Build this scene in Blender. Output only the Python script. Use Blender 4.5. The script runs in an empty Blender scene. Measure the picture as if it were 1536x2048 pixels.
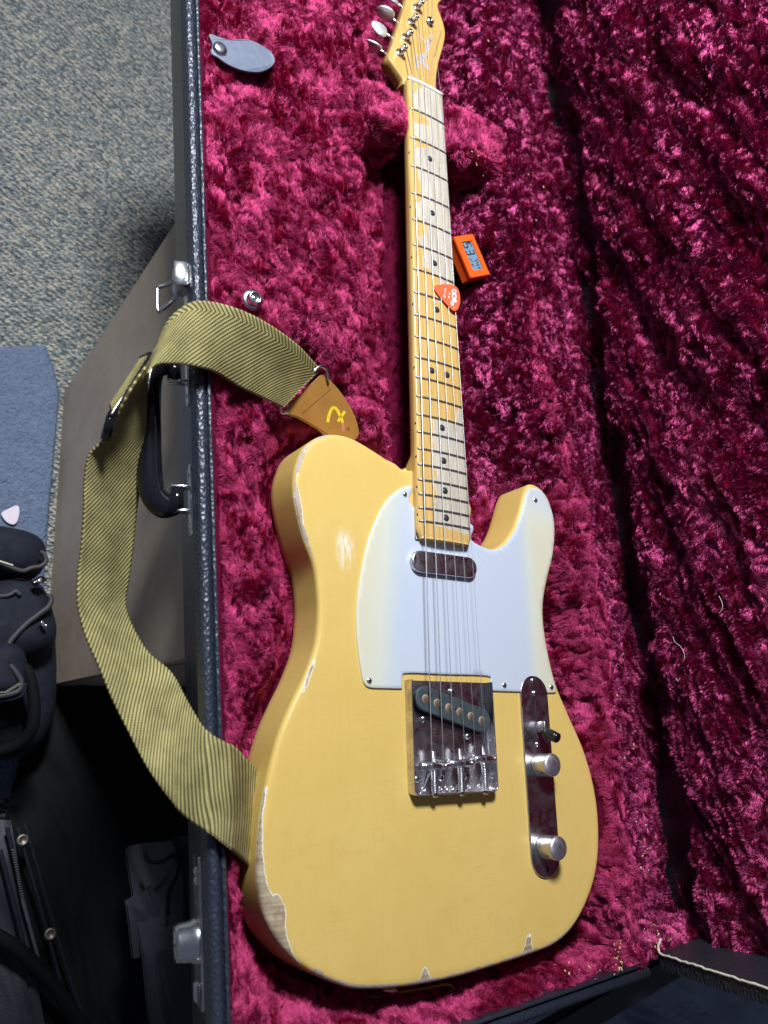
import bpy, math, random
import numpy as np
from mathutils import Matrix, Vector
from mathutils.geometry import delaunay_2d_cdt

random.seed(7); rng = np.random.default_rng(7)
sc = bpy.context.scene
MM = 0.001
# ------------------------------------------------------------------ camera
# guitar frame in mm: x to the treble side, y towards the head, z up from the body's top face
FOC = 1674.895
RW = np.array([[0.83141969, -0.02300392, 0.55516855], [-0.1366548, 0.95998876, 0.24443208], [-0.53857847, -0.27909209, 0.79500996]])
CAM = np.array([-428.42678345, 5.48804105, 548.05017436])
cam = bpy.data.objects.new('camera', bpy.data.cameras.new('camera')); sc.collection.objects.link(cam)
cam.data.sensor_fit = 'HORIZONTAL'; cam.data.sensor_width = 36; cam.data.lens = FOC / 1536 * 36
cam.data.clip_start = 0.01; cam.data.clip_end = 60
cam.matrix_world = Matrix.Translation(Vector(CAM * MM)) @ Matrix(RW.T.tolist()).to_4x4()
cam.data.dof.use_dof = True; cam.data.dof.focus_distance = 0.72; cam.data.dof.aperture_fstop = 9.0
sc.camera = cam
sc.render.resolution_x = 768; sc.render.resolution_y = 1024
# ------------------------------------------------------------------ light
w = bpy.data.worlds.new('World'); sc.world = w; w.use_nodes = True
w.node_tree.nodes['Background'].inputs[0].default_value = (0.62, 0.74, 1.0, 1)
w.node_tree.nodes['Background'].inputs[1].default_value = 0.12
def lamp(name, loc, tgt, size, power, col, sizey=None):
    L = bpy.data.lights.new(name, 'AREA'); L.energy = power; L.color = col
    L.shape = 'RECTANGLE'; L.size = size; L.size_y = sizey or size
    o = bpy.data.objects.new(name, L); sc.collection.objects.link(o)
    o.location = Vector(loc) * MM
    o.rotation_euler = (Vector(tgt) - Vector(loc)).to_track_quat('-Z', 'Y').to_euler()
    return o
lamp('ceiling_lamp', (-480, 1010, 1080), (-50, 150, 0), 0.25, 38, (0.90, 0.95, 1.0))
sc.view_settings.view_transform = 'Standard'; sc.view_settings.look = 'None'
sc.view_settings.exposure = 0.0; sc.view_settings.gamma = 1.0

# ------------------------------------------------------------------ maths helpers
def ray(u, v):
    return RW.T @ np.array([(u - 768) / FOC, -(v - 1024) / FOC, -1.])
def at(u, v, z=0.):                      # where the line of sight meets the plane of height z
    d = ray(u, v); return CAM + (z - CAM[2]) / d[2] * d
def atp(u, v, P0, n):
    d = ray(u, v); n = np.array(n, float); return CAM + ((np.array(P0) - CAM) @ n) / (d @ n) * d
_p = np.random.default_rng(3).permutation(256); _p = np.concatenate([_p, _p, _p])
_g = np.random.default_rng(4).normal(size=(256, 3)); _g /= np.linalg.norm(_g, axis=1)[:, None]
def perlin(x, y, z=0.):
    x, y, z = np.broadcast_arrays(np.asarray(x, float), np.asarray(y, float), np.asarray(z, float))
    xi, yi, zi = [np.floor(a).astype(int) for a in (x, y, z)]
    xf, yf, zf = x - xi, y - yi, z - zi
    fade = lambda t: t * t * t * (t * (t * 6 - 15) + 10)
    u, v, w_ = fade(xf), fade(yf), fade(zf)
    r = 0
    for dx in (0, 1):
        for dy in (0, 1):
            for dz in (0, 1):
                h = _p[_p[_p[(xi + dx) & 255] + ((yi + dy) & 255)] + ((zi + dz) & 255)]
                g = _g[h]
                d = g[..., 0] * (xf - dx) + g[..., 1] * (yf - dy) + g[..., 2] * (zf - dz)
                r = r + d * (u if dx else 1 - u) * (v if dy else 1 - v) * (w_ if dz else 1 - w_)
    return r * 1.6
def sstep(a, b, x):
    t = np.clip((np.asarray(x, float) - a) / (b - a), 0, 1); return t * t * (3 - 2 * t)
def spline(P, n, closed=False):          # centripetal-ish Catmull-Rom through the points
    P = np.array(P, float); m = len(P); out = []
    segs = m if closed else m - 1
    idx = (lambda i: i % m) if closed else (lambda i: min(max(i, 0), m - 1))
    for s in range(segs):
        p0, p1, p2, p3 = [P[idx(s + k)] for k in (-1, 0, 1, 2)]
        for t in np.linspace(0, 1, n, endpoint=False):
            out.append(0.5 * ((2 * p1) + (-p0 + p2) * t + (2 * p0 - 5 * p1 + 4 * p2 - p3) * t * t + (-p0 + 3 * p1 - 3 * p2 + p3) * t ** 3))
    if not closed: out.append(P[-1])
    return np.array(out)
def resample(P, step, closed=True):
    Q = np.vstack([P, P[:1]]) if closed else P
    d = np.concatenate([[0], np.cumsum(np.linalg.norm(np.diff(Q, axis=0), axis=1))])
    n = max(3, int(round(d[-1] / step)))
    s = np.linspace(0, d[-1], n + (0 if closed else 1), endpoint=not closed)
    return np.stack([np.interp(s, d, Q[:, k]) for k in range(Q.shape[1])], 1)
def offset(P, d):                        # inset a counter-clockwise closed outline by d
    t = np.roll(P, -1, 0) - np.roll(P, 1, 0); t /= np.linalg.norm(t, axis=1)[:, None] + 1e-9
    return P + np.stack([-t[:, 1], t[:, 0]], 1) * d
def ccw(P):
    P = np.array(P, float); a = np.sum(P[:, 0] * np.roll(P[:, 1], -1) - np.roll(P[:, 0], -1) * P[:, 1])
    return P if a > 0 else P[::-1].copy()
def sdf(X, Y, P):                        # signed distance to a closed polygon, negative inside
    X = np.asarray(X, float); Y = np.asarray(Y, float); d = np.full(X.shape, 1e18); ins = np.zeros(X.shape, bool)
    n = len(P)
    for i in range(n):
        ax, ay = P[i]; bx, by = P[(i + 1) % n]; ex, ey = bx - ax, by - ay; L = ex * ex + ey * ey + 1e-12
        t = np.clip(((X - ax) * ex + (Y - ay) * ey) / L, 0, 1)
        d = np.minimum(d, (X - ax - t * ex) ** 2 + (Y - ay - t * ey) ** 2)
        c = ((ay > Y) != (by > Y)) & (X < (bx - ax) * (Y - ay) / ((by - ay) if by != ay else 1e-12) + ax)
        ins ^= c
    d = np.sqrt(d); return np.where(ins, -d, d)

# ------------------------------------------------------------------ object helpers
ORG = {}
def tag(o, label=None, cat=None, group=None, kind=None):
    if label: o['label'] = label
    if cat: o['category'] = cat
    if group: o['group'] = group
    if kind: o['kind'] = kind
    return o
def empty(name, loc):
    o = bpy.data.objects.new(name, None); sc.collection.objects.link(o); o.empty_display_size = 0.02
    o.location = Vector([float(a) for a in loc]) * MM; ORG[o.name] = np.array(loc, float); return o
def mk(name, V, F, mat, parent=None, smooth=True, origin=None, uv=None, attrs=None, mesh=None):
    V = np.array(V, float)
    po = ORG[parent.name] if parent else np.zeros(3)
    if mesh is None:
        if origin is None:
            org = po; V = V - po
        else: org = np.array(origin, float)
        me = bpy.data.meshes.new(name); me.from_pydata((V * MM).tolist(), [], [list(map(int, f)) for f in F])
        if smooth is True: me.polygons.foreach_set('use_smooth', [True] * len(me.polygons))
        elif smooth is not False:
            me.polygons.foreach_set('use_smooth', [len(f) <= smooth for f in F])
        if uv is not None:
            l = me.uv_layers.new(name='UVMap'); vi = np.zeros(len(me.loops), int); me.loops.foreach_get('vertex_index', vi)
            l.data.foreach_set('uv', np.array(uv, float)[vi].ravel())
        for k, a in (attrs or {}).items():
            at_ = me.attributes.new(k, 'FLOAT', 'POINT'); at_.data.foreach_set('value', np.array(a, np.float32))
        if mat: me.materials.append(mat)
    else: me = mesh; org = np.array(origin, float)
    o = bpy.data.objects.new(name, me); sc.collection.objects.link(o)
    if parent: o.parent = parent
    o.location = Vector([float(a) for a in (org - po)]) * MM
    ORG[o.name] = org
    return o
class MB:
    def __init__(s): s.V = []; s.F = []; s.n = 0
    def add(s, V, F):
        V = np.array(V, float); s.V.append(V); s.F += [[i + s.n for i in f] for f in F]; s.n += len(V); return s
    def build(s, name, mat, parent=None, smooth=True, origin=None):
        return mk(name, np.vstack(s.V), s.F, mat, parent, smooth, origin)
def gridF(nu, nv, cu=False, cv=False, flip=False):
    F = []
    for i in range(nu - (0 if cu else 1)):
        for j in range(nv - (0 if cv else 1)):
            a = i * nv + j; b = i * nv + (j + 1) % nv; c = ((i + 1) % nu) * nv + (j + 1) % nv; d = ((i + 1) % nu) * nv + j
            F.append([a, b, c, d] if flip else [a, d, c, b])
    return F
def boxm(c, s, R=None, bev=0.0):
    """box with chamfered edges: c centre, s full size"""
    h = np.array(s, float) / 2; b = min(bev, min(h) * 0.9)
    if b <= 0:
        V = np.array([[x, y, z] for x in (-1, 1) for y in (-1, 1) for z in (-1, 1)]) * h
        F = [[0, 1, 3, 2], [4, 6, 7, 5], [0, 4, 5, 1], [2, 3, 7, 6], [0, 2, 6, 4], [1, 5, 7, 3]]
    else:
        V = []; F = []
        def ring(z, i):
            k = len(V); x, y = h[0] - i, h[1] - i
            for (px, py) in ((x, y - b), (x - b, y), (-x + b, y), (-x, y - b), (-x, -y + b), (-x + b, -y), (x - b, -y), (x, -y + b)): V.append([px, py, z])
            return k
        r = [ring(-h[2], b), ring(-h[2] + b, 0), ring(h[2] - b, 0), ring(h[2], b)]
        for q in range(3):
            for j in range(8): F.append([r[q] + j, r[q] + (j + 1) % 8, r[q + 1] + (j + 1) % 8, r[q + 1] + j])
        F.append([r[0] + j for j in range(7, -1, -1)]); F.append([r[3] + j for j in range(8)])
        V = np.array(V)
    if R is not None: V = V @ np.array(R).T
    return V + np.array(c, float), F
def frame(t):
    t = np.array(t, float); t /= np.linalg.norm(t); a = np.array([0, 0, 1.]) if abs(t[2]) < .9 else np.array([1., 0, 0])
    n = np.cross(a, t); n /= np.linalg.norm(n); return n, np.cross(t, n)
def tube(P, r, seg=10, cap=True, flat=None):
    """sweep of a circle (or ellipse, flat=(ratio, up)) along P"""
    P = np.array(P, float); n = len(P); r = np.broadcast_to(np.array(r, float), (n,))
    T = np.gradient(P, axis=0); T /= np.linalg.norm(T, axis=1)[:, None] + 1e-12
    a, b = frame(T[0]); V = []
    for i in range(n):
        a = a - T[i] * (a @ T[i]); a /= np.linalg.norm(a); b = np.cross(T[i], a)
        if flat is not None:
            up = np.array(flat[1], float); up = up - T[i] * (up @ T[i]); up /= np.linalg.norm(up); aa = np.cross(up, T[i]); bb = up * flat[0]
        else: aa, bb = a, b
        for k in range(seg):
            q = 2 * math.pi * k / seg; V.append(P[i] + r[i] * (math.cos(q) * aa + math.sin(q) * bb))
    F = gridF(n, seg, False, True, flip=True)
    if cap:
        F.append([k for k in range(seg)][::-1] if False else list(range(seg))); F.append([(n - 1) * seg + k for k in range(seg)][::-1])
        F[-2] = F[-2][::-1]; F[-1] = F[-1][::-1]
    return V, F
def lathe(prof, seg=24, c=(0, 0, 0), ax=(0, 0, 1)):
    a, b = frame(ax); ax = np.array(ax, float); ax /= np.linalg.norm(ax)
    V = []
    for (r, h) in prof:
        for k in range(seg):
            q = 2 * math.pi * k / seg; V.append(np.array(c, float) + ax * h + r * (math.cos(q) * a + math.sin(q) * b))
    F = gridF(len(prof), seg, False, True, flip=True)
    return V, F
def rings(outline, prof, cap=True, capb=False):
    """loft of a ccw outline through (inset, z) pairs; the last ring is capped"""
    n = len(outline); V = []
    for (i, z) in prof:
        Q = offset(outline, i); V += [[q[0], q[1], z] for q in Q]
    F = []
    for k in range(len(prof) - 1):
        for j in range(n): F.append([k * n + j, k * n + (j + 1) % n, (k + 1) * n + (j + 1) % n, (k + 1) * n + j])
    if cap: F.append([(len(prof) - 1) * n + j for j in range(n)])
    if capb: F.append([j for j in range(n)][::-1])
    return V, F
def oval(cx, cy, hl, hw, ang=0, n=14):   # slot shape, long half-length hl, half-width hw
    P = [(hl - hw + hw * math.cos(t), hw * math.sin(t)) for t in np.linspace(-math.pi / 2, math.pi / 2, n)]
    P += [(-x, -y) for x, y in P]; c, s = math.cos(ang), math.sin(ang)
    return np.array([(cx + x * c - y * s, cy + x * s + y * c) for x, y in P])
def rrect(x0, y0, x1, y1, r, n=5):
    P = []
    for (cx, cy, a) in ((x1 - r, y0 + r, -90), (x1 - r, y1 - r, 0), (x0 + r, y1 - r, 90), (x0 + r, y0 + r, 180)):
        for t in np.linspace(0, 90, n): P.append((cx + r * math.cos(math.radians(a + t)), cy + r * math.sin(math.radians(a + t))))
    return np.array(P)
def strokes(lines, wd, place, h=0.12):
    """flat lettering ribbons; place(x, y) -> point on the surface, h lifts it"""
    m = MB()
    for L in lines:
        L = np.array(L, float)
        if len(L) > 2: L = spline(L, 5)
        T = np.gradient(L, axis=0); T /= np.linalg.norm(T, axis=1)[:, None] + 1e-9; N = np.stack([-T[:, 1], T[:, 0]], 1)
        V = []
        for p, nn in zip(L, N):
            for s in (-1, 1): V.append(place(*(p + nn * s * wd / 2), h))
        m.add(V, gridF(len(L), 2, flip=False))
    return m

# ------------------------------------------------------------------ materials
def newmat(name):
    m = bpy.data.materials.new(name); m.use_nodes = True; nt = m.node_tree; b = nt.nodes['Principled BSDF']
    return m, nt, b
class N:
    def __init__(s, nt): s.nt = nt
    def n(s, t, **k):
        o = s.nt.nodes.new(t)
        for a, v in k.items(): setattr(o, a, v)
        return o
    def l(s, a, b): s.nt.links.new(a, b)
    def obj(s, scale=(1, 1, 1), uv=False, rot=(0, 0, 0)):
        tc = s.n('ShaderNodeTexCoord'); mp = s.n('ShaderNodeMapping'); mp.inputs['Scale'].default_value = scale; mp.inputs['Rotation'].default_value = rot
        s.l(tc.outputs['UV' if uv else 'Object'], mp.inputs[0]); return mp.outputs[0]
    def noise(s, vec, scale, detail=3, rough=.5, dist=0):
        o = s.n('ShaderNodeTexNoise'); o.inputs['Scale'].default_value = scale; o.inputs['Detail'].default_value = detail
        o.inputs['Roughness'].default_value = rough; o.inputs['Distortion'].default_value = dist; s.l(vec, o.inputs['Vector']); return o.outputs['Fac']
    def vor(s, vec, scale, feat='F1'):
        o = s.n('ShaderNodeTexVoronoi', feature=feat); o.inputs['Scale'].default_value = scale; s.l(vec, o.inputs['Vector']); return o.outputs['Distance']
    def ramp(s, f, stops, interp='LINEAR'):
        o = s.n('ShaderNodeValToRGB'); o.color_ramp.interpolation = interp
        e = o.color_ramp.elements
        while len(e) < len(stops): e.new(0.5)
        for i, (p, c) in enumerate(stops): e[i].position = p; e[i].color = (*c, 1) if len(c) == 3 else c
        s.l(f, o.inputs[0]); return o.outputs[0]
    def mix(s, f, a, b, mode='MIX'):
        o = s.n('ShaderNodeMix', data_type='RGBA', blend_type=mode)
        for k, v in ((0, f), (6, a), (7, b)):
            if isinstance(v, (tuple, list)): o.inputs[k].default_value = (*v, 1)
            elif isinstance(v, (int, float)): o.inputs[k].default_value = v
            else: s.l(v, o.inputs[k])
        return o.outputs[2]
    def math(s, op, a, b=0., c=None):
        o = s.n('ShaderNodeMath', operation=op)
        for k, v in enumerate((a, b) if c is None else (a, b, c)):
            if isinstance(v, (int, float)): o.inputs[k].default_value = v
            else: s.l(v, o.inputs[k])
        return o.outputs[0]
    def attr(s, name): return s.n('ShaderNodeAttribute', attribute_name=name).outputs['Fac']
    def bump(s, h, strength, dist, bsdf, normal=None):
        o = s.n('ShaderNodeBump'); o.inputs['Strength'].default_value = strength; o.inputs['Distance'].default_value = dist; s.l(h, o.inputs['Height'])
        if normal is not None: s.l(normal, o.inputs['Normal'])
        if bsdf is not None: s.l(o.outputs[0], bsdf.inputs['Normal'])
        return o.outputs[0]
    def sepx(s, vec):
        o = s.n('ShaderNodeSeparateXYZ'); s.l(vec, o.inputs[0]); return o.outputs
def simple(name, col, rough=.5, metal=0., bump=None, var=None, spec=.5, coat=0.):
    m, nt, b = newmat(name); n = N(nt); v = n.obj()
    b.inputs['Base Color'].default_value = (*col, 1); b.inputs['Roughness'].default_value = rough; b.inputs['Metallic'].default_value = metal
    b.inputs['Specular IOR Level'].default_value = spec; b.inputs['Coat Weight'].default_value = coat; b.inputs['Coat Roughness'].default_value = .1
    if var:  # (scale, second colour)
        n.l(n.mix(n.ramp(n.noise(v, var[0], 4, .6), [(.35, (0, 0, 0)), (.65, (1, 1, 1))]), col, var[1]), b.inputs['Base Color'])
    if bump: n.bump(n.noise(v, bump[0], 3, .6), bump[1], bump[2], b)
    return m
# butterscotch lacquer with worn patches (attributes: wood, chip edge)
def mat_body():
    m, nt, b = newmat('butterscotch_lacquer'); n = N(nt); v = n.obj()
    base = n.mix(n.ramp(n.noise(v, 9, 5, .65), [(.3, (0, 0, 0)), (.7, (1, 1, 1))]), (.67, .455, .128), (.735, .515, .165))
    gl = n.obj((260, 9, 40)); grain = n.noise(gl, 1, 3, .6); base = n.mix(n.math('MULTIPLY', grain, .22), base, (.62, .40, .09))
    # fine weather checking in two directions
    c1 = n.ramp(n.noise(n.obj((60, 900, 60)), 1, 2, .5), [(.60, (0, 0, 0)), (.66, (1, 1, 1))]); c2 = n.ramp(n.noise(n.obj((900, 60, 60)), 1, 2, .5), [(.60, (0, 0, 0)), (.66, (1, 1, 1))])
    msk = n.ramp(n.noise(v, 22, 3, .6), [(.38, (0, 0, 0)), (.62, (1, 1, 1))])
    chk = n.math('MULTIPLY', n.math('MAXIMUM', c1, c2), msk)
    base = n.mix(n.math('MULTIPLY', chk, .16), base, (.50, .30, .07))
    sp = n.ramp(n.vor(v, 55), [(.0, (1, 1, 1)), (.028, (0, 0, 0))]); spm = n.ramp(n.noise(v, 22, 2, .5), [(.58, (0, 0, 0)), (.6, (1, 1, 1))])
    base = n.mix(n.math('MULTIPLY', n.math('MULTIPLY', sp, spm), .7), base, (.30, .17, .05))
    wv = n.obj((30, 420, 60), rot=(0, 0, .35)); wood = n.ramp(n.noise(wv, 1, 4, .65), [(.3, (.25, .18, .11)), (.5, (.41, .32, .21)), (.7, (.54, .45, .33))])
    wood = n.mix(n.ramp(n.noise(v, 160, 3, .7), [(.5, (0, 0, 0)), (.75, (1, 1, 1))]), wood, (.22, .15, .10))
    jit = n.math('MULTIPLY', n.math('SUBTRACT', n.noise(v, 330, 3, .7), .5), 2.2)
    d = n.math('ADD', n.attr('wear'), jit)          # mm, negative inside the bare patch
    iw = n.math('LESS_THAN', d, 0.); ie = n.math('LESS_THAN', d, 0.5)
    col = n.mix(ie, base, (.84, .82, .74)); col = n.mix(iw, col, wood)
    de = n.math('ADD', n.attr('edge'), n.math('MULTIPLY', jit, .8)); ied = n.math('LESS_THAN', de, 0.)
    col = n.mix(ied, col, n.mix(n.noise(v, 240, 3, .7), (.20, .13, .08), (.66, .60, .50)))
    for rz, thr in ((.5, .705), (-.9, .71), (1.6, .715)):
        sc_ = n.ramp(n.noise(n.obj((1400, 26, 60), rot=(0, 0, rz)), 1, 2, .5), [(thr, (0, 0, 0)), (thr + .012, (1, 1, 1))]); col = n.mix(n.math('MULTIPLY', sc_, .28), col, (.55, .36, .12))
    grime = n.ramp(n.noise(v, 34, 6, .75), [(.55, (0, 0, 0)), (.85, (1, 1, 1))]); col = n.mix(n.math('MULTIPLY', grime, .30), col, (.46, .29, .09))
    rub = n.math('MULTIPLY', n.attr('rub'), n.ramp(n.noise(n.obj((420, 60, 100)), 1, 3, .6), [(.40, (0, 0, 0)), (.62, (1, 1, 1))]))
    col = n.mix(rub, col, (.86, .84, .78))
    n.l(col, b.inputs['Base Color'])
    n.l(n.math('ADD', n.math('ADD', .20, n.math('MULTIPLY', n.noise(v, 45, 5, .7), .28)), n.math('MULTIPLY', n.math('MAXIMUM', iw, ied), .4)), b.inputs['Roughness'])
    b.inputs['Coat Weight'].default_value = 0.0; b.inputs['Specular IOR Level'].default_value = .45
    dent = n.ramp(n.vor(v, 75), [(.0, (0, 0, 0)), (.09, (1, 1, 1))]); h = n.math('SUBTRACT', n.math('ADD', n.math('MULTIPLY', n.noise(v, 28, 2, .5), .6), n.math('MULTIPLY', dent, .25)), n.math('MULTIPLY', chk, .10))
    h = n.math('SUBTRACT', h, n.math('MULTIPLY', iw, .7))
    n.bump(h, .35, .0006, b)
    return m
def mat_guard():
    m, nt, b = newmat('graded_pickguard'); n = N(nt); v = n.obj()
    guard_tone = n.math('ADD', n.attr('guard_tone'), n.math('MULTIPLY', n.math('SUBTRACT', n.noise(v, 18, 3, .6), .5), .25))
    n.l(n.ramp(guard_tone, [(0., (.64, .60, .46)), (.45, (.62, .63, .54)), (1., (.51, .56, .66))]), b.inputs['Base Color'])  # cream at the sides, grading to bluish white in the middle
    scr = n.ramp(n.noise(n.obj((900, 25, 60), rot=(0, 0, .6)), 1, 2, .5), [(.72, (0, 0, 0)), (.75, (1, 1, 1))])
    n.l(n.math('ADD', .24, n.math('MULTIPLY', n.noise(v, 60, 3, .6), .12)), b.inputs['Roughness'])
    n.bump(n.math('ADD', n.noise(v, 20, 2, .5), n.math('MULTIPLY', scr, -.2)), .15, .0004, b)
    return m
def mat_maple(name, wear=False):
    m, nt, b = newmat(name); n = N(nt); v = n.obj()
    g = n.noise(n.obj((330, 14, 90)), 1, 4, .6); amber = n.ramp(g, [(.3, (.50, .30, .085)), (.55, (.62, .41, .14)), (.75, (.70, .49, .20))])
    fl = n.noise(n.obj((20, 120, 20)), 1, 2, .5); amber = n.mix(n.math('MULTIPLY', fl, .25), amber, (.55, .27, .05))
    col = amber
    if wear:
        bare = n.ramp(n.noise(n.obj((420, 22, 90)), 1, 4, .7), [(.3, (.34, .29, .22)), (.5, (.52, .46, .37)), (.72, (.63, .57, .48))])
        bare = n.mix(n.math('MULTIPLY', n.ramp(n.noise(n.obj((500, 500, 200)), 1, 3, .7), [(.45, (0, 0, 0)), (.7, (1, 1, 1))]), .3), bare, (.30, .24, .19))
        a = n.math('ADD', n.attr('amber'), n.math('MULTIPLY', n.math('SUBTRACT', n.noise(v, 120, 2, .5), .5), .55))
        k = n.ramp(a, [(.40, (0, 0, 0)), (.60, (1, 1, 1))])
        halo = n.ramp(a, [(.36, (0, 0, 0)), (.46, (1, 1, 1)), (.5, (0, 0, 0))])
        bare = n.mix(n.math('MULTIPLY', halo, .5), bare, (.80, .74, .62)); col = n.mix(k, bare, amber)
        n.l(n.math('ADD', .5, n.math('MULTIPLY', k, -.22)), b.inputs['Roughness'])
    else: b.inputs['Roughness'].default_value = .28
    n.l(col, b.inputs['Base Color']); n.bump(g, .08, .0004, b); return m
def mat_metal(name, col=(.62, .62, .64), rough=.22, dirt=.5, tint=(.30, .27, .25)):
    m, nt, b = newmat(name); n = N(nt); v = n.obj()
    f = n.ramp(n.noise(v, 75, 6, .72, .6), [(.38, (0, 0, 0)), (.66, (1, 1, 1))])
    n.l(n.mix(n.math('MULTIPLY', f, dirt), col, tint), b.inputs['Base Color'])
    b.inputs['Metallic'].default_value = 1.
    n.l(n.math('ADD', n.math('ADD', rough * .8, n.math('MULTIPLY', f, dirt * .28)), n.math('MULTIPLY', n.noise(v, 260, 4, .7), rough)), b.inputs['Roughness'])
    n.bump(n.noise(v, 500, 2, .5), .05, .0002, b); return m
def mat_weave():
    m, nt, b = newmat('tweed_webbing'); n = N(nt); uvv = n.obj(uv=True); X, Y, _ = n.sepx(uvv)   # uv in mm: x across, y along
    # chevron: the diagonal turns round in the outer sixth of the width
    top_ = n.math('LESS_THAN', Y, 175.); xa = n.math('ABSOLUTE', n.math('SUBTRACT', X, n.math('MULTIPLY', top_, 7.))); diag = n.math('ADD', n.math('MULTIPLY', xa, n.math('SUBTRACT', .9, n.math('MULTIPLY', top_, 1.75))), Y)
    ph = n.math('FRACT', n.math('DIVIDE', diag, 3.4))
    tri = n.math('ABSOLUTE', n.math('SUBTRACT', n.math('MULTIPLY', ph, 2.), 1.))
    yarn = n.math('ABSOLUTE', n.math('SINE', n.math('MULTIPLY', X, 3.14159 / 1.15)))
    f = n.math('ADD', tri, n.math('MULTIPLY', n.math('SUBTRACT', yarn, .5), .28))
    k = n.ramp(f, [(.44, (0, 0, 0)), (.58, (1, 1, 1))])
    fine = n.noise(uvv, 2.2, 2, .6)
    dark = n.mix(fine, (.055, .046, .018), (.16, .135, .055)); lite = n.mix(fine, (.36, .32, .125), (.54, .48, .22))
    soil = n.ramp(n.noise(uvv, .05, 4, .6), [(.35, (.72, .70, .66)), (.65, (1.12, 1.1, 1.05))]); n.l(n.mix(1., n.mix(k, dark, lite), soil, 'MULTIPLY'), b.inputs['Base Color']); b.inputs['Roughness'].default_value = .8; b.inputs['Specular IOR Level'].default_value = .25
    h = n.math('ADD', n.math('MULTIPLY', tri, .7), n.math('MULTIPLY', yarn, .5)); n.bump(h, .9, .0006, b)
    return m
def mat_tolex(name='black_tolex', col=(.020, .021, .028), rough=.33, scale=420, st=1.0):
    m, nt, b = newmat(name); n = N(nt); v = n.obj((1, .6, 1))
    b.inputs['Base Color'].default_value = (*col, 1); b.inputs['Roughness'].default_value = rough; b.inputs['Specular IOR Level'].default_value = .7
    h = n.math('ADD', n.vor(v, scale), n.math('MULTIPLY', n.noise(v, scale * 1.4, 3, .6), .5)); n.bump(h, st, .0011, b); return m
def mat_plush():
    m, nt, b = newmat('crimson_plush_backing'); n = N(nt); v = n.obj()
    n.l(n.mix(n.noise(v, 60, 4, .6), (.05, .001, .010), (.16, .004, .035)), b.inputs['Base Color']); b.inputs['Roughness'].default_value = .9
    b.inputs['Specular IOR Level'].default_value = .1
    n.bump(n.noise(v, 500, 3, .7), .8, .003, b); return m
def mat_pile(name, cd, cr, ru=.30, rv=.45, mixf=.45):
    m = bpy.data.materials.new(name); m.use_nodes = True; nt = m.node_tree; n = N(nt); nt.nodes.clear()
    out = n.n('ShaderNodeOutputMaterial'); d = n.n('ShaderNodeBsdfDiffuse'); h = n.n('ShaderNodeBsdfHair', component='Reflection'); t = n.n('ShaderNodeBsdfHair', component='Transmission')
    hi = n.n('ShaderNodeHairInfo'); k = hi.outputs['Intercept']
    col = n.mix(n.ramp(k, [(0, (0, 0, 0)), (1, (1, 1, 1))]), tuple(.22 * c for c in cd), cd)  # fibres painted darker towards the root, imitating self-shadow in the pile
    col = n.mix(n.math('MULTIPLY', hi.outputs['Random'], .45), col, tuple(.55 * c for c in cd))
    n.l(col, d.inputs[0]); h.inputs['Color'].default_value = (*cr, 1); h.inputs['RoughnessU'].default_value = ru; h.inputs['RoughnessV'].default_value = rv
    t.inputs['Color'].default_value = (*cd, 1); t.inputs['RoughnessU'].default_value = .4; t.inputs['RoughnessV'].default_value = .6
    m1 = n.n('ShaderNodeMixShader'); m1.inputs[0].default_value = mixf; n.l(d.outputs[0], m1.inputs[1]); n.l(h.outputs[0], m1.inputs[2])
    m2 = n.n('ShaderNodeMixShader'); m2.inputs[0].default_value = .12; n.l(m1.outputs[0], m2.inputs[1]); n.l(t.outputs[0], m2.inputs[2])
    n.l(m2.outputs[0], out.inputs[0]); return m
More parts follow.
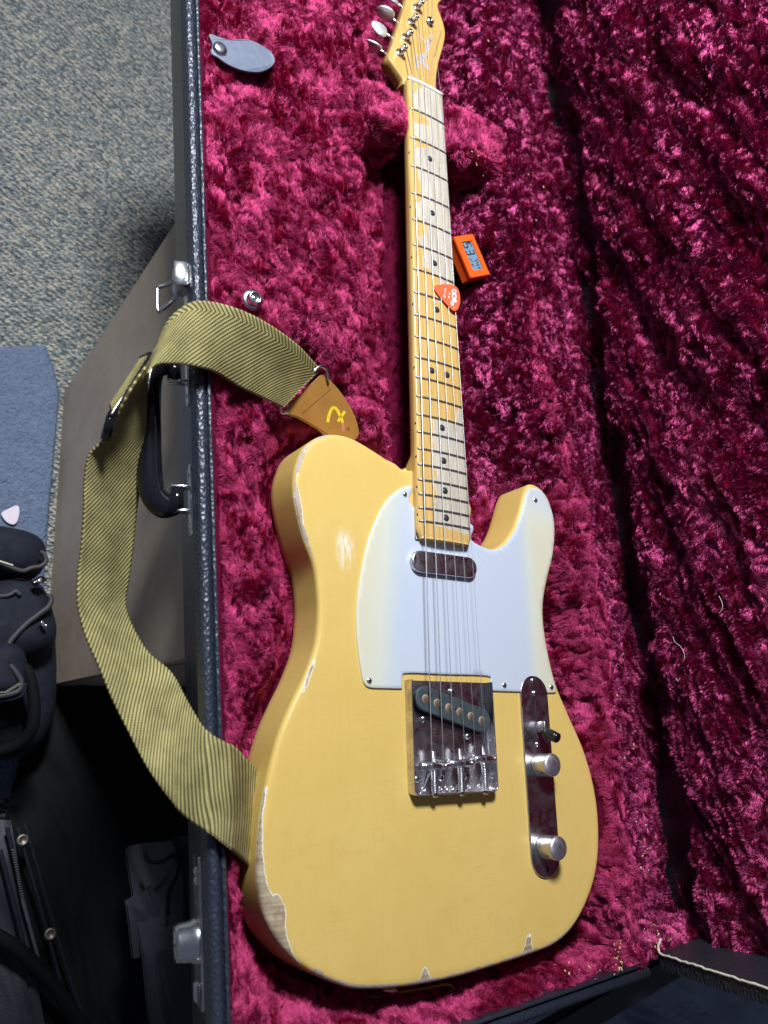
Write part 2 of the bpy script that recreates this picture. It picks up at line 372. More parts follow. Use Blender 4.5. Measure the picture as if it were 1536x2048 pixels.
M = dict(
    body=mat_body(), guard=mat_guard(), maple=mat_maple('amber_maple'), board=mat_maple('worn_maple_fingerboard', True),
    chrome=mat_metal('aged_nickel', (.70, .69, .72), .17, .75, (.40, .34, .38)), steel=mat_metal('bright_steel', (.78, .78, .80), .16, .25),
    cap=mat_metal('brushed_cap', (.66, .64, .70), .34, .45, (.45, .38, .45)), satin=mat_metal('satin_nickel', (.85, .85, .88), .42, .2),
    knob=mat_metal('knurled_nickel', (.62, .62, .62), .24, .4, (.35, .32, .24)), fret=mat_metal('fret_nickel', (.40, .40, .42), .30, .3),
    string=mat_metal('string_steel', (.62, .62, .64), .3, .1), bone=simple('bone_nut', (.86, .84, .78), .35),
    blackdot=simple('black_inlay', (.03, .03, .035), .5), blackplastic=simple('black_plastic', (.01, .01, .011), .16),
    fibre=simple('worn_black_fibre', (.030, .042, .050), .55, var=(70, (.060, .075, .082)), bump=(300, .2, .0004)), pole=mat_metal('rusty_pole', (.34, .27, .23), .5, .8, (.20, .10, .06)),
    polering=simple('pole_ring', (.34, .26, .17), .6), weave=mat_weave(), leather=simple('tan_leather', (.42, .20, .045), .42, var=(30, (.36, .165, .035)), bump=(260, .25, .0005)),
    leatheredge=simple('raw_leather_edge', (.55, .38, .20), .8, bump=(900, .8, .001)), print_yellow=simple('yellow_print', (.85, .66, .03), .5), print_pink=simple('rubbed_print', (.62, .22, .13), .5), print_brown=simple('stamped_print', (.12, .045, .01), .6),
    silver=simple('silver_decal', (.50, .50, .62), .35), decaldark=simple('decal_outline', (.22, .13, .06), .5), white=simple('white_print', (.78, .80, .86), .5),
    tolex=mat_tolex(), binding=mat_tolex('pebbled_binding', (.022, .028, .046), .38, 520, .65), handle=simple('glossy_black_handle', (.008, .008, .011), .12, bump=(25, .3, .0008)),
    raw=simple('frayed_cloth_edge', (.62, .58, .48), .9, bump=(900, .8, .001)),
    plush=mat_plush(), pile=mat_pile('crimson_pile', (.265, .0035, .045), (.90, .11, .31), .24, .42, .48), piledark=mat_pile('crimson_dark_pile', (.13, .002, .030), (.85, .12, .34), .18, .30, .5),  # second pile is a darker copy; in the base it imitates the channel's shade
    orange=simple('orange_plastic', (.90, .12, .012), .38, bump=(700, .05, .0002)), lcd=simple('lcd_glass', (.17, .28, .36), .25), lcddark=simple('lcd_digits', (.02, .035, .09), .4),
    pick=simple('coral_pick', (.80, .13, .045), .45), pearl=simple('pearl_pick', (.62, .70, .78), .2, var=(260, (.85, .55, .62))),
    tab=simple('blue_grey_leather', (.115, .135, .19), .42, var=(180, (.145, .165, .225)), bump=(500, .25, .0005)),
)

# ================================================================== FLOOR AND SURROUNDINGS
FZ = -500.
def mat_carpet():
    m, nt, b = newmat('loop_carpet'); n = N(nt); v = n.obj((1, 1, 1), rot=(0, 0, .30))
    X, Y, _ = n.sepx(v)
    wob = n.math('MULTIPLY', n.noise(v, 60, 3, .6), .012)
    tw = n.math('SINE', n.math('MULTIPLY', n.math('ADD', n.math('ADD', Y, n.math('MULTIPLY', X, .25)), wob), 6.283 / .0072))
    vo = n.n('ShaderNodeTexVoronoi'); vo.inputs['Scale'].default_value = 380; mp = n.obj((.55, 1.15, 1), rot=(0, 0, .25)); n.l(mp, vo.inputs['Vector'])
    sp = n.sepx(vo.outputs['Color'])[0]
    f = n.math('ADD', n.math('MULTIPLY', tw, .24), sp)
    col = n.ramp(f, [(.0, (.10, .12, .13)), (.25, (.16, .19, .205)), (.5, (.25, .28, .28)), (.72, (.36, .355, .32)), (.85, (.48, .42, .33)), (1., (.56, .50, .41))])
    n.l(col, b.inputs['Base Color']); b.inputs['Roughness'].default_value = .95; b.inputs['Specular IOR Level'].default_value = .1
    n.bump(n.math('ADD', n.math('MULTIPLY', vo.outputs['Distance'], -1.2), n.math('MULTIPLY', tw, .25)), 1., .004, b); return m
m_carpet = mat_carpet()
mk('floor', [(-3000, -2500, FZ), (3500, -2500, FZ), (3500, 4500, FZ), (-3000, 4500, FZ)], [[0, 1, 2, 3]], m_carpet, smooth=False)['kind'] = 'structure'

# ================================================================== GUITAR OUTLINES
PX = lambda L, z=0.: np.array([at(u, v, z)[:2] for u, v in L])
z5 = lambda x, y: (500 + x / 2.1943, 800 + y / 2.1943)
body_px = [(826, 940), (818, 934), (806, 937), (792, 925), (773.5, 916), (746, 898), (705, 875), (668, 867), (637, 873), (609, 894), (595, 925), (589, 955), (590, 991), (600, 1040), (612, 1083), (630, 1133), (637, 1187), (638, 1233), (631, 1292), (610, 1352), (585, 1405), (560, 1465), (542, 1530), (528, 1600), (518, 1690), (519, 1781), (543, 1862), (600, 1930), (688, 1974), (750, 1980), (827, 1973), (910, 1957), (996, 1932), (1060, 1911), (1113, 1889), (1150, 1853), (1180, 1795), (1197, 1730), (1200, 1650), (1191, 1575), (1170, 1500), (1140, 1430), (1115, 1370), (1101, 1315), (1091, 1256), (1089, 1210), (1096, 1165), (1107, 1119), (1112, 1073), (1109.5, 1037), (1099, 998), (1080, 974), (1060, 967.5), (1050, 985), (1041.5, 1016), (1032, 1047), (1018, 1073), (1001, 1091), (983, 1098), (962, 1092), (944, 1075), (940, 1050), (937, 1000)]
BODY = ccw(PX(body_px)); BODY = resample(spline(BODY, 8, True), 3.0)
guard_px = [z5(*q) for q in [(718, 470), (713, 384), (680, 381), (650, 395), (600, 440), (560, 510), (520, 610), (490, 740), (470, 880), (467, 1000), (478, 1120), (493, 1215), (505, 1248), (530, 1263), (600, 1266), (664, 1267)]]
guard_px += [z5(*q) for q in [(668, 1262), (669, 1216), (690, 1199), (860, 1205), (1038, 1211), (1056, 1232), (1057, 1272)]] + [z5(*q) for q in [(1062, 1277), (1180, 1281), (1325, 1286), (1344, 1276), (1341, 1258), (1311, 1140), (1287, 1000), (1283, 900), (1297, 800), (1325, 690), (1335, 600), (1330, 510), (1301, 430), (1271, 393), (1240, 386), (1216, 402), (1196, 480), (1166, 570), (1112, 640), (1060, 656), (1010, 640), (968, 608), (965, 540)]]
GUARD = ccw(PX(guard_px, 1.2)); GUARD = resample(spline(GUARD, 5, True), 1.6)

def wear_field(X, Y):
    """mm distance to bare-wood patches on the body top"""
    polys = []
    z7 = lambda x, y: (480 + x / 2.1333, 1500 + y / 2.1333)
    big = [z7(*q) for q in [(123, 150), (112, 185), (100, 260), (95, 350), (95, 430), (105, 530), (120, 590), (140, 625), (150, 612), (168, 620), (185, 655), (196, 690), (190, 740), (200, 800), (225, 870), (270, 930), (320, 975), (300, 1010), (170, 930), (60, 700), (50, 420), (80, 200)]]
    s1 = [z7(*q) for q in [(740, 1015), (765, 985), (780, 945), (790, 922), (800, 935), (806, 965), (825, 990), (830, 1015)]]
    s2 = [z7(*q) for q in [(1165, 935), (1200, 880), (1222, 820), (1232, 775), (1240, 790), (1245, 850), (1270, 880), (1290, 920)]]
    l1 = [z5(*q) for q in [(203, 385), (214, 400), (226, 470), (236, 560), (248, 622), (236, 600), (215, 520), (200, 440)]]
    l2 = [z5(*q) for q in [(288, 1135), (270, 1195), (250, 1250), (236, 1284), (232, 1280), (250, 1220), (272, 1160)]]
    d = np.full(np.shape(X), 1e9)
    for P in (big, s1, s2, l1, l2): d = np.minimum(d, sdf(X, Y, PX(P)))
    dd = np.full(np.shape(X), 1e9)
    for (u, v, r) in ((607, 1772, 1.6), (689, 1291, 1.2), (658, 1019, .7), (1027, 1667, 1.3), (595, 1705, 1.), (857, 1444, .5), (652, 1442, .9), (740, 1730, .7), (1033, 1727, .9)):
        c = at(u, v); dd = np.minimum(dd, np.hypot((X - c[0]), (Y - c[1])) - r * .8)
    return d, dd
def build_guitar():
    g = empty('electric_guitar', (0, 40, -45))
    tag(g, 'butterscotch yellow electric guitar with white pickguard and worn maple neck lying in the plush case', 'guitar')
    # ---- body
    n = len(BODY); prof = [(6, -44.5), (3, -44), (1, -42.4), (0, -40)] + [(0, z) for z in (-34, -28, -22, -16, -10, -6)] + [(0, -4), (.25, -2.6), (1.1, -1.2), (2.3, -.35), (3.6, 0)]
    V, F = rings(BODY, prof, cap=False, capb=True)
    V = np.array(V); inner = V[-n:, :2]
    gx, gy = np.meshgrid(np.arange(-175, 176, 3.0), np.arange(-170, 270, 3.0)); gx = gx.ravel(); gy = gy.ravel()
    k = sdf(gx, gy, inner) < -2.0
    P2 = np.vstack([inner, np.stack([gx[k], gy[k]], 1)])
    r = delaunay_2d_cdt([Vector(p) for p in P2], [(i, (i + 1) % n) for i in range(n)], [], 1, 1e-4)
    tv = np.array([[p[0], p[1], 0.] for p in r[0]])
    off = len(V); m2 = {}
    base = off - n; orig = r[3]
    idx = []
    extra = []
    for i, p in enumerate(tv):
        o = [q for q in orig[i] if q < n]
        if o: idx.append(base + o[0])
        else: idx.append(off + len(extra)); extra.append(p)
    V = np.vstack([V, np.array(extra)])
    for f in r[2]: F.append([idx[i] for i in f])
    X, Y, Z = V[:, 0], V[:, 1], V[:, 2]
    wear, spots = wear_field(X, Y); wear = wear + np.clip(-Z - 3.2, 0, 100) * 3
    # thin worn line along the lower edge and the bass shoulder
    e = sdf(X, Y, BODY); s = np.full(len(X), 50.)
    near_ = e > -4.6; low = near_ & (Y < -118) & (X > -125) & (X < 120); edge = np.where(low, (np.abs(Z + 1.4) - 1.3 + 1.2 * perlin(X / 9, Y / 9)), 50.)
    sh = near_ & (Y > 150) & (X < -100) & (Z > -8); edge = np.where(sh, np.abs(Z + 1.0) - .55 + 1.6 * perlin(X / 14, Y / 14, 5.), edge)
    edge = np.minimum(np.where(Z < -8, 50, edge), spots)
    c = at(690, 1098); dx = (X - c[0]) / 8.; dy = (Y - c[1]) / 16.; rub = np.clip(1.25 - np.hypot(dx, dy), 0, 1) * (Z > -1)
    b = mk('body', V, F, M['body'], g, attrs=dict(wear=wear, edge=edge, rub=rub))
    # ---- pickguard
    V, F = rings(GUARD, [(0, .05), (0, 1.2), (.5, 1.62)], cap=False); V = np.array(V); n = len(GUARD); inner = V[-n:, :2]
    gx, gy = np.meshgrid(np.arange(-95, 140, 4.0), np.arange(50, 250, 4.0)); gx = gx.ravel(); gy = gy.ravel(); k = sdf(gx, gy, inner) < -1.5
    P2 = np.vstack([inner, np.stack([gx[k], gy[k]], 1)])
    r = delaunay_2d_cdt([Vector(p) for p in P2], [(i, (i + 1) % n) for i in range(n)], [], 1, 1e-4)
    off = len(V); extra = []; idx = []
    for i, p in enumerate(r[0]):
        o = [q for q in r[3][i] if q < n]
        if o: idx.append(off - n + o[0])
        else: idx.append(off + len(extra)); extra.append((p[0], p[1], 1.62))
    V = np.vstack([V, np.array(extra)])
    for f in r[2]: F.append([idx[i] for i in f])
    X, Y = V[:, 0], V[:, 1]
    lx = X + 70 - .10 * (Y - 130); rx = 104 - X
    guard_tone = np.clip(np.minimum(sstep(-12, 34, lx), np.maximum(sstep(-10, 18, rx), sstep(195, 235, Y) * .75)), 0, 1)
    pg = mk('pickguard', V, F, M['guard'], g, attrs=dict(guard_tone=guard_tone))
    # shared screw mesh
    def screw_mesh(rr, h):
        sv, sf = lathe([(rr, 0), (rr, .25), (rr * .86, h * .7), (rr * .5, h), (0.01, h * 1.05)], 16); mb = MB().add(sv, sf)
        return mb
    def screw(par, x, y, z, rr=2.4, h=1.3, ax=(0, 0, 1)):
        mb = MB(); sv, sf = lathe([(rr, 0), (rr, .25), (rr * .86, h * .65), (rr * .5, h * .95), (0.01, h)], 18); mb.add(sv, sf)
        o = mb.build('screw', M['steel'], par, origin=(x, y, z)); o.data.materials.append(M['blackdot'])
        # cross recess
        k0 = len(o.data.polygons)
        mb2 = MB(); a = random.random() * 1.5
        for t in (a, a + math.pi / 2):
            R = np.array([[math.cos(t), -math.sin(t), 0], [math.sin(t), math.cos(t), 0], [0, 0, 1]]); mb2.add(*boxm((0, 0, h * .82), (rr * 1.15, rr * .26, h * .5), R))
        return o, mb2
    def put_screw(par, x, y, z, rr=2.4, h=1.3):
        mb = MB(); sv, sf = lathe([(rr, 0), (rr, .25), (rr * .86, h * .65), (rr * .55, h * .95), (0.01, h)], 18); mb.add(sv, sf); k = len(sf)
        a = random.random() * 1.5
        for t in (a, a + math.pi / 2):
            R = np.array([[math.cos(t), -math.sin(t), 0], [math.sin(t), math.cos(t), 0], [0, 0, 1]]); mb.add(*boxm((0, 0, h * .80), (rr * 1.1, rr * .24, h * .5), R))
        o = mb.build('screw', M['steel'], par, origin=(x, y, z)); o.data.materials.append(M['blackdot'])
        for i, p in enumerate(o.data.polygons):
            if i >= k: p.material_index = 1
        return o
    for x, y in ((-36.7, 215.9), (114.5, 233.5), (-75.6, 60.6), (61.2, 60.6), (116.5, 60.3)): put_screw(pg, x, y, 1.6)
    # ---- neck, fingerboard, headstock
    S = 648.; fr = lambda k: S / 2 ** (k / 12)
    hw = lambda y: 21 + 7 * (S - y) / (S - fr(21)); YE = 178.
    ys = np.concatenate([np.linspace(YE, 200, 6), np.linspace(210, 650, 60)]); V = []; ns = 20
    for y in ys:
        h = hw(y) - .2; dep = 21 - 1.5 * (y - 200) / 450; zt = 3.5
        if y < 250:
            k = sstep(235, 255, y); p_ = 2 + 5 * (1 - k); dep = dep + 3 * (1 - k)
        else: p_ = 2
        for i in range(ns + 1):
            t = math.pi * i / ns; c_, s_ = math.cos(t), math.sin(t)
            V.append((-h * math.copysign(abs(c_) ** (2 / p_), c_), y, zt - dep * abs(s_) ** (2 / p_)))
    F = gridF(len(ys), ns + 1, flip=True); F.append(list(range(ns + 1))[::-1])
    mk('neck', V, F, M['maple'], g)
    top = lambda x: 9.7 - x * x / 368.
    ny, nx = 236, 29; V = []; am = []
    ys = np.linspace(YE, 646, ny)
    # amber lacquer left on the board: share of the width from the bass edge, by picture row
    rows = [(155, .40), (172, .34), (195, .10), (222, .13), (232, .50), (243, .58), (250, .12), (276, .14), (284, .60), (300, .12), (318, .10), (335, .14), (350, .20), (385, .28), (398, .22), (412, .15), (436, .16), (444, .38), (462, .34), (478, .12), (487, .16), (495, .26), (530, .24), (540, .55), (560, .70), (575, .62), (590, .50), (603, 1.1), (780, 1.15), (795, .92), (825, .78), (835, .30), (900, .30), (935, .34), (1000, .30), (1046, .30), (1056, 1.1), (1090, 1.2)]
    ry = np.array([at(840, v, 9)[1] for v, _ in rows]); rf = np.array([f for _, f in rows]); o_ = np.argsort(ry)
    for y in ys:
        h = hw(y) - .2; fm = np.interp(y, ry[o_], rf[o_])
        if y < YE + 10: h = h - (10 - (y - YE)) ** 2 * .035
        for x in np.linspace(-h, h, nx):
            V.append((x, y, top(x))); fx = (x + h) / (2 * h) + .09 * perlin(x / 7, y / 9)
            am.append(.5 + (fm - fx) * 4)
    k = len(V); F = gridF(ny, nx)
    # sides and ends
    bx = []
    for i, y in enumerate(ys): V.append((V[i * nx][0], y, 3.4)); bx.append(len(V) - 1); am.append(2.)
    for i, y in enumerate(ys): V.append((V[i * nx + nx - 1][0], y, 3.4)); bx.append(len(V) - 1); am.append(2.)
    for i in range(ny - 1):
        F.append([bx[i], i * nx, (i + 1) * nx, bx[i + 1]][::-1]); F.append([bx[ny + i], i * nx + nx - 1, (i + 1) * nx + nx - 1, bx[ny + i + 1]])
    F.append([j for j in range(nx)][::-1] + [bx[0], bx[ny]])
    fb = mk('fingerboard', V, F, M['board'], g, smooth=4, attrs=dict(amber=am))
    for j in range(1, 22):
        y = fr(j); h = hw(y) - .5; P = [(x, y, top(x) + .12) for x in np.linspace(-h, h, 13)]
        V, F = tube(P, 1.05, 8, flat=(.95, (0, 0, 1))); mk('fret', V, F, M['fret'], fb)
    for j, x in [(3, 0), (5, 0), (7, 0), (9, 0), (12, -8.5), (12, 8.5), (15, 0), (17, 0), (19, 0), (21, 0)]:
        y = (fr(j) + fr(j - 1)) / 2; V, F = lathe([(3.1, 0), (3.1, .12), (.01, .13)], 20, (x, y, top(x))); mk('position_marker', V, F, M['blackdot'], fb)
    for j in (3, 5, 7, 9, 12, 15, 17, 19, 21):
        y = (fr(j) + fr(j - 1)) / 2; V, F = lathe([(1.1, 0), (1.1, .15), (.01, .16)], 12, (-hw(y) + .2, y, 6.3), (-1, 0, 0)); mk('side_dot', V, F, M['blackdot'], fb)
    # nut
    V, F = tube([(x, 648, 9.0 - x * x / 368.) for x in np.linspace(-21.2, 21.2, 9)], 2.0, 12, flat=(1.1, (0, 0, 1))); mk('nut', V, F, M['bone'], g)
    HZ = 1.2
    hp = [(20.6, 646), (19.5, 662), (21, 680), (25.5, 700), (32, 722), (35.3, 738), (34.5, 750), (30.5, 762), (27.6, 771), (29.5, 779), (35, 787), (40, 797), (40, 810), (33, 822), (20, 828), (8, 824), (1, 812), (-6, 790), (-13.4, 759), (-22.5, 727), (-34.5, 686), (-39.5, 672), (-38, 666.5), (-33, 662), (-27, 656), (-21.5, 650), (-20.8, 646)]
    H = ccw(hp); H = resample(spline(H, 8, True), 2.0)
    V, F = rings(H, [(1.5, -13.5), (0, -12.5), (0, -.2 + HZ - 1), (.4, HZ - .3), (1.2, HZ)], capb=True); hs = mk('headstock', V, F, M['maple'], g, smooth=4)
    # lettering on the headstock
    z7h = lambda x, y: at(780 + x / 11.375, y / 11.375, HZ)
    def ph(x, y, h):
        p = z7h(x, y); return (p[0], p[1], HZ + h)
    script = [[(562, 1232), (580, 1330), (600, 1420), (655, 1555)], [(575, 1250), (610, 1400), (672, 1545)], [(562, 1232), (640, 1262), (700, 1290), (745, 1330)],
              [(690, 1300), (700, 1370), (760, 1450), (830, 1530), (900, 1605)], [(720, 1330), (790, 1430), (905, 1590)], [(640, 1410), (740, 1440)],
              [(745, 1320), (790, 1270), (770, 1235), (735, 1270), (760, 1340), (820, 1320), (850, 1280)],
              [(810, 1260), (860, 1330)], [(815, 1250), (800, 1190), (850, 1180), (870, 1220)], [(830, 1170), (820, 1110), (870, 1100), (890, 1150)],
              [(650, 790), (700, 850), (770, 915), (840, 1010), (900, 1075)], [(850, 1080), (825, 1010), (870, 990), (900, 1040)],
              [(900, 1000), (860, 930), (905, 900), (930, 950), (900, 990), (950, 985)], [(940, 970), (890, 850)], [(880, 860), (900, 800), (960, 820), (985, 860)]]
    strokes(script, 22, ph, .10).build('lettering', M['silver'], hs, smooth=False)
    tiny = [[(1000 + 150 * t, 1290 - 570 * t), (1000 + 150 * t + 26, 1290 - 570 * t - 12)] for t in np.linspace(0, 1, 22)]
    strokes(tiny, 13, ph, .10).build('small_print', M['decaldark'], hs, smooth=False)
    # tuners
    washers = [(-25.6, 681.5), (-17.6, 705), (-9.6, 729), (-1.8, 752.5), (6, 776), (13.5, 799)]
    posts = []
    for i, (x, y) in enumerate(washers):
        V, F = lathe([(5.0, 0), (5.0, .8), (4.2, 1.5), (3.4, 1.6)], 20); t = mk('tuner', V, F, M['steel'], g, origin=(x, y, HZ))
        V, F = lathe([(3.1, 0), (3.1, 4.5), (2.5, 5.0), (2.3, 7.5), (3.0, 8.3), (3.0, 9.8), (2.4, 10.2), (.9, 10.2), (.8, 9.2), (.01, 9.2)], 18, (x, y, HZ + .5)); mk('post', V, F, M['steel'], t)
        d = np.array([-.98, .14 if i == 0 else .22, 0]); d /= np.linalg.norm(d); s = np.array([x, y, -8.]) + d * 4
        V, F = tube([s, s + d * 16], [1.5, 1.3], 10); mk('shaft', V, F, M['steel'], t)
        e = s + d * 13; tw = [1.05, .1, 1.45, .55, .9, .3][i]; m_, k_ = frame(d)
        V = []; nu, nv = 16, 12
        for a in range(nu + 1):
            th = math.pi * a / nu; l = 9.5 - 9.5 * math.cos(th); rr = math.sin(th) ** .75 * (1 - .18 * math.cos(th) * -1)
            for b_ in range(nv):
                q = 2 * math.pi * b_ / nv; px, py = 9.0 * rr * math.cos(q), 2.6 * rr * math.sin(q)
                V.append(e + d * l + (math.cos(tw) * m_ + math.sin(tw) * k_) * px + (-math.sin(tw) * m_ + math.cos(tw) * k_) * py)
        mk('button', V, gridF(nu + 1, nv, False, True, flip=True), M['satin'], t); posts.append((x, y))
    tr = at(857, 45, HZ)[:2]; V, F = lathe([(1.6, 0), (1.6, 2.6), (4.4, 2.8), (4.6, 3.4), (3.6, 4.4), (1.5, 4.7), (1.2, 4.1), (.01, 4.1)], 20); mk('string_tree', V, F, M['steel'], g, origin=(tr[0], tr[1], HZ))
    # ---- strings
    gauge = [1.05, .85, .64, .44, .36, .32]; sx = [-27, -16.2, -5.4, 5.4, 16.2, 27]; nxs = [-17.6, -10.6, -3.6, 3.5, 10.5, 17.6]; sy = [-3, -3.4, -1.6, -1.9, 1.2, 1.2]
    hx = [-27.5, -16.5, -5.4, 5.8, 17.5, 27.5]
    for i in range(6):
        P = []
        x0, y0 = posts[i]
        a = np.array([x0 + 2.6, y0 - 1, HZ + 8.0]); P += [a]
        if i >= 4: P += [np.array([tr[0] + (-2.6 if i == 4 else 2.6), tr[1], HZ + 3.0])]
        P += [np.array([nxs[i], 650.5, 10.7 - nxs[i] ** 2 / 368.]), np.array([nxs[i], 646.5, 11.0 - nxs[i] ** 2 / 368.])]
        for t in np.linspace(.08, .92, 6): P.append(P[-1] * 0 + np.array([nxs[i] + (sx[i] - nxs[i]) * t, 646.5 + (sy[i] + 3 - 646.5) * t, 11.0 - nxs[i] ** 2 / 368. + (13.0 - 11.0) * t + (nxs[i] ** 2) / 368. * t * .6]))
        P += [np.array([sx[i], sy[i] + 1.5, 13.1]), np.array([sx[i], sy[i] - 1, 13.0]), np.array([sx[i] + (hx[i] - sx[i]) * .3, sy[i] - 3.2, 10.5]), np.array([hx[i], -20.3, 1.0])]
        V, F = tube(P, gauge[i] / 2, 6); mk('string', V, F, M['string'], g)
        # wrap round the post and loose end
        q = np.linspace(0, 9, 40); W_ = np.stack([x0 + 2.75 * np.cos(q), y0 + 2.75 * np.sin(q), HZ + 5.6 + q * .25], 1)
        V, F = tube(W_, gauge[i] / 2, 5); st = mk('string_wrap', V, F, M['string'], g)
    # ---- neck pickup
    V, F = rings(resample(oval(0, 158.7, 34.6, 9.2), 1.0), [(0, 1.2), (0, 4.9), (.35, 5.9), (1.2, 6.4)]); mk('neck_pickup', V, F, M['chrome'], g, smooth=4)
    # ---- bridge
    path = [(-41.5, 62)] + [(-41.5 + 4.5 - 4.5 * math.cos(t), -20 - 4.5 * math.sin(t)) for t in np.linspace(0, math.pi / 2, 7)] + [(41.5 - 4.5 + 4.5 * math.sin(t), -20 - 4.5 * math.cos(t)) for t in np.linspace(0, math.pi / 2, 7)] + [(41.5, 62)]
    path = np.array(path); T = np.gradient(path, axis=0); T /= np.linalg.norm(T, axis=1)[:, None]; NN = np.stack([-T[:, 1], T[:, 0]], 1)   # points inwards
    prof = [(0, .05), (0, 9.0), (.25, 9.5), (.85, 9.5), (1.1, 9.0), (1.1, 2.6), (1.7, 1.5), (2.8, 1.2)]
    V = []
    for p, nn in zip(path, NN):
        for (i_, z) in prof: V.append((p[0] + nn[0] * i_, p[1] + nn[1] * i_, z))
    F = gridF(len(path), len(prof), flip=True); npf = len(prof)
    F.append([i * npf + npf - 1 for i in range(len(path))]); F.append([k for k in range(npf)]); F.append([(len(path) - 1) * npf + k for k in range(npf)][::-1])
    br = mk('bridge', V, F, M['chrome'], g, smooth=4)
    for (x0, x1, y) in ((-36, -9.6, -3.1), (-8.6, 15.6, -1.7), (16.7, 38.5, 1.2)):
        V, F = tube([(x0, y, 9.6), (x0 + .4, y, 9.6), (x1 - .4, y, 9.6), (x1, y, 9.6)], [2.7, 3.2, 3.2, 2.7], 18); sd = mk('saddle', V, F, M['steel'], br)
        xm = (x0 + x1) / 2 + 1
        V, F = tube([(xm, y + 11, 8.8), (xm, -26, 8.2)], 1.35, 10); mk('intonation_screw', V, F, M['steel'], br)
        q = np.linspace(0, 2 * math.pi * 10.5, 150); a0 = y - 3.4; L = a0 + 23
        P = np.stack([xm + 2.5 * np.cos(q), a0 - L * q / q[-1], 7.9 + 2.5 * np.sin(q)], 1); V, F = tube(P, .52, 6); mk('spring', V, F, M['steel'], br)
        V, F = lathe([(2.6, 0), (2.6, .6), (2.0, 1.5), (.01, 1.8)], 16, (xm, -24.6, 8.2), (0, -1, 0)); mk('screw_head', V, F, M['steel'], br)
        for dx in (-9.5, 9.0):
            V, F = tube([(xm - 1 + dx, y, 1), (xm - 1 + dx, y, 13.6)], 1.25, 10); mk('height_screw', V, F, M['steel'], br)
    for x in hx + [-11, 0.6, 11.5]:
        V, F = lathe([(1.9, .02), (1.7, .5), (1.1, .4), (.9, -.1), (.01, -.1)], 12, (x, -20.3, 1.2)); mk('string_ferrule', V, F, M['steel'], br)
    for x, y in ((-33.5, -12.5), (-9.8, -12.4), (12.4, -12.2), (34.9, -11.9)): put_screw(br, x, y, 1.3, 2.9, 1.5)
    for x, y in ((3.9, 54), (-25.8, 32.4), (18.2, 19.0)): put_screw(br, x, y, 1.3, 3.0, 2.2)
    # stamped patch on the plate
    stamp = [[(x + .6 * math.sin(x * 9), y), (x + .9, y + 1.0 * (-1) ** int(x * 3))] for y in (22., 19.5, 17.2) for x in np.arange(-17, 2, 1.5)]
    strokes(stamp, .45, lambda x, y, h: (x, y - .28 * (x + 8), 1.2 + h), .06).build('stamped_number', M['pole'], br, smooth=False)
    ang = math.atan2(31 - 47.5, 56.1)
    O = resample(oval(.6, 39.4, 38.5, 9.6, ang), 1.2); V, F = rings(O, [(.8, 1.5), (.8, 5.0), (0, 5.2), (0, 7.8), (.5, 8.3)])
    bp = mk('bridge_pickup', V, F, M['fibre'], g, smooth=4)
    O2 = resample(oval(.6, 39.4, 40.0, 11.2, ang), 1.5); V, F = rings(O2, [(0, 1.22), (.1, 1.3)]); mk('pickup_slot', V, F, M['blackdot'], g, smooth=4)
    for i in range(6):
        x = -27.7 + 11.22 * i; y = 47.5 - 3.3 * i
        V, F = lathe([(3.3, 0), (3.3, .12), (2.5, .14)], 20, (x, y, 8.3)); mk('pole_ring', V, F, M['polering'], bp)
        V, F = lathe([(2.5, 0), (2.5, .4), (2.2, .55), (.01, .6)], 20, (x, y, 8.3)); mk('pole_piece', V, F, M['pole'], bp)
    V, F = lathe([(1.5, 0), (1.5, .1), (.01, .1)], 12, (1.6, 40.6, 8.3)); mk('centre_hole', V, F, M['blackdot'], bp)
    # ---- control plate, knobs and switch
    V, F = rings(resample(oval(95.2, -12.3, 82, 16, math.pi / 2), 1.5), [(0, .05), (0, 1.6), (.5, 2.0)]); cp = mk('control_plate', V, F, M['chrome'], g, smooth=4)
    put_screw(cp, 94.6, 65.3, 2.0, 2.5, 1.2); put_screw(cp, 95.3, 54.5, 2.0, 2.6, 1.6); put_screw(cp, 94.5, 11.5, 2.0, 2.4, 1.4)
    V, F = lathe([(2.6, 0), (2.6, .1), (.01, .1)], 14, (95, -88, 2.0)); mk('empty_screw_hole', V, F, M['blackdot'], cp)
    V, F = boxm((95, 38, 2.03), (1.8, 21, .1)); mk('switch_slot', V, F, M['blackdot'], cp, smooth=False)
    for (x, y) in ((94.6, -5.4), (94.2, -70.3)):
        nz, na = 30, 132; V = []
        for i in range(nz):
            z = 2.1 + 15.2 * i / (nz - 1)
            for j in range(na):
                a = 2 * math.pi * j / na; k1 = abs(((a * 33 / (2 * math.pi) + z * .42) % 1) - .5) * 2; k2 = abs(((a * 33 / (2 * math.pi) - z * .42) % 1) - .5) * 2
                r_ = 9.15 + .42 * min(k1, k2) if .8 < z - 2 and abs(z - 5.6) > .35 else 8.7
                V.append((r_ * math.cos(a), r_ * math.sin(a), z))
        F = gridF(nz, na, False, True, flip=True); kn = mk('control_knob', V, F, M['knob'], g, origin=(x, y, 0))
        V, F = lathe([(9.4, 17.2), (9.35, 17.9), (8.8, 18.7), (7.5, 19.3), (5, 19.8), (2.5, 20.05), (.01, 20.1)], 40, (x, y, 0)); mk('knob_cap', V, F, M['cap'], kn)
        V, F = lathe([(1.0, 0), (.9, .1), (.01, .05)], 10, (x - 7.6, y - 5.6, 12.5), (-.8, -.6, 0)); mk('set_screw', V, F, M['blackdot'], kn)
    V, F = boxm((95, 26, 7), (1.4, 9, 11), bev=.4); sw = mk('switch_lever', V, F, M['chrome'], g)
    V, F = tube([(94.5, 24, 9), (95.5, 21, 13)], [2.2, 3.2], 14); mk('lever_collar', V, F, M['blackplastic'], sw)
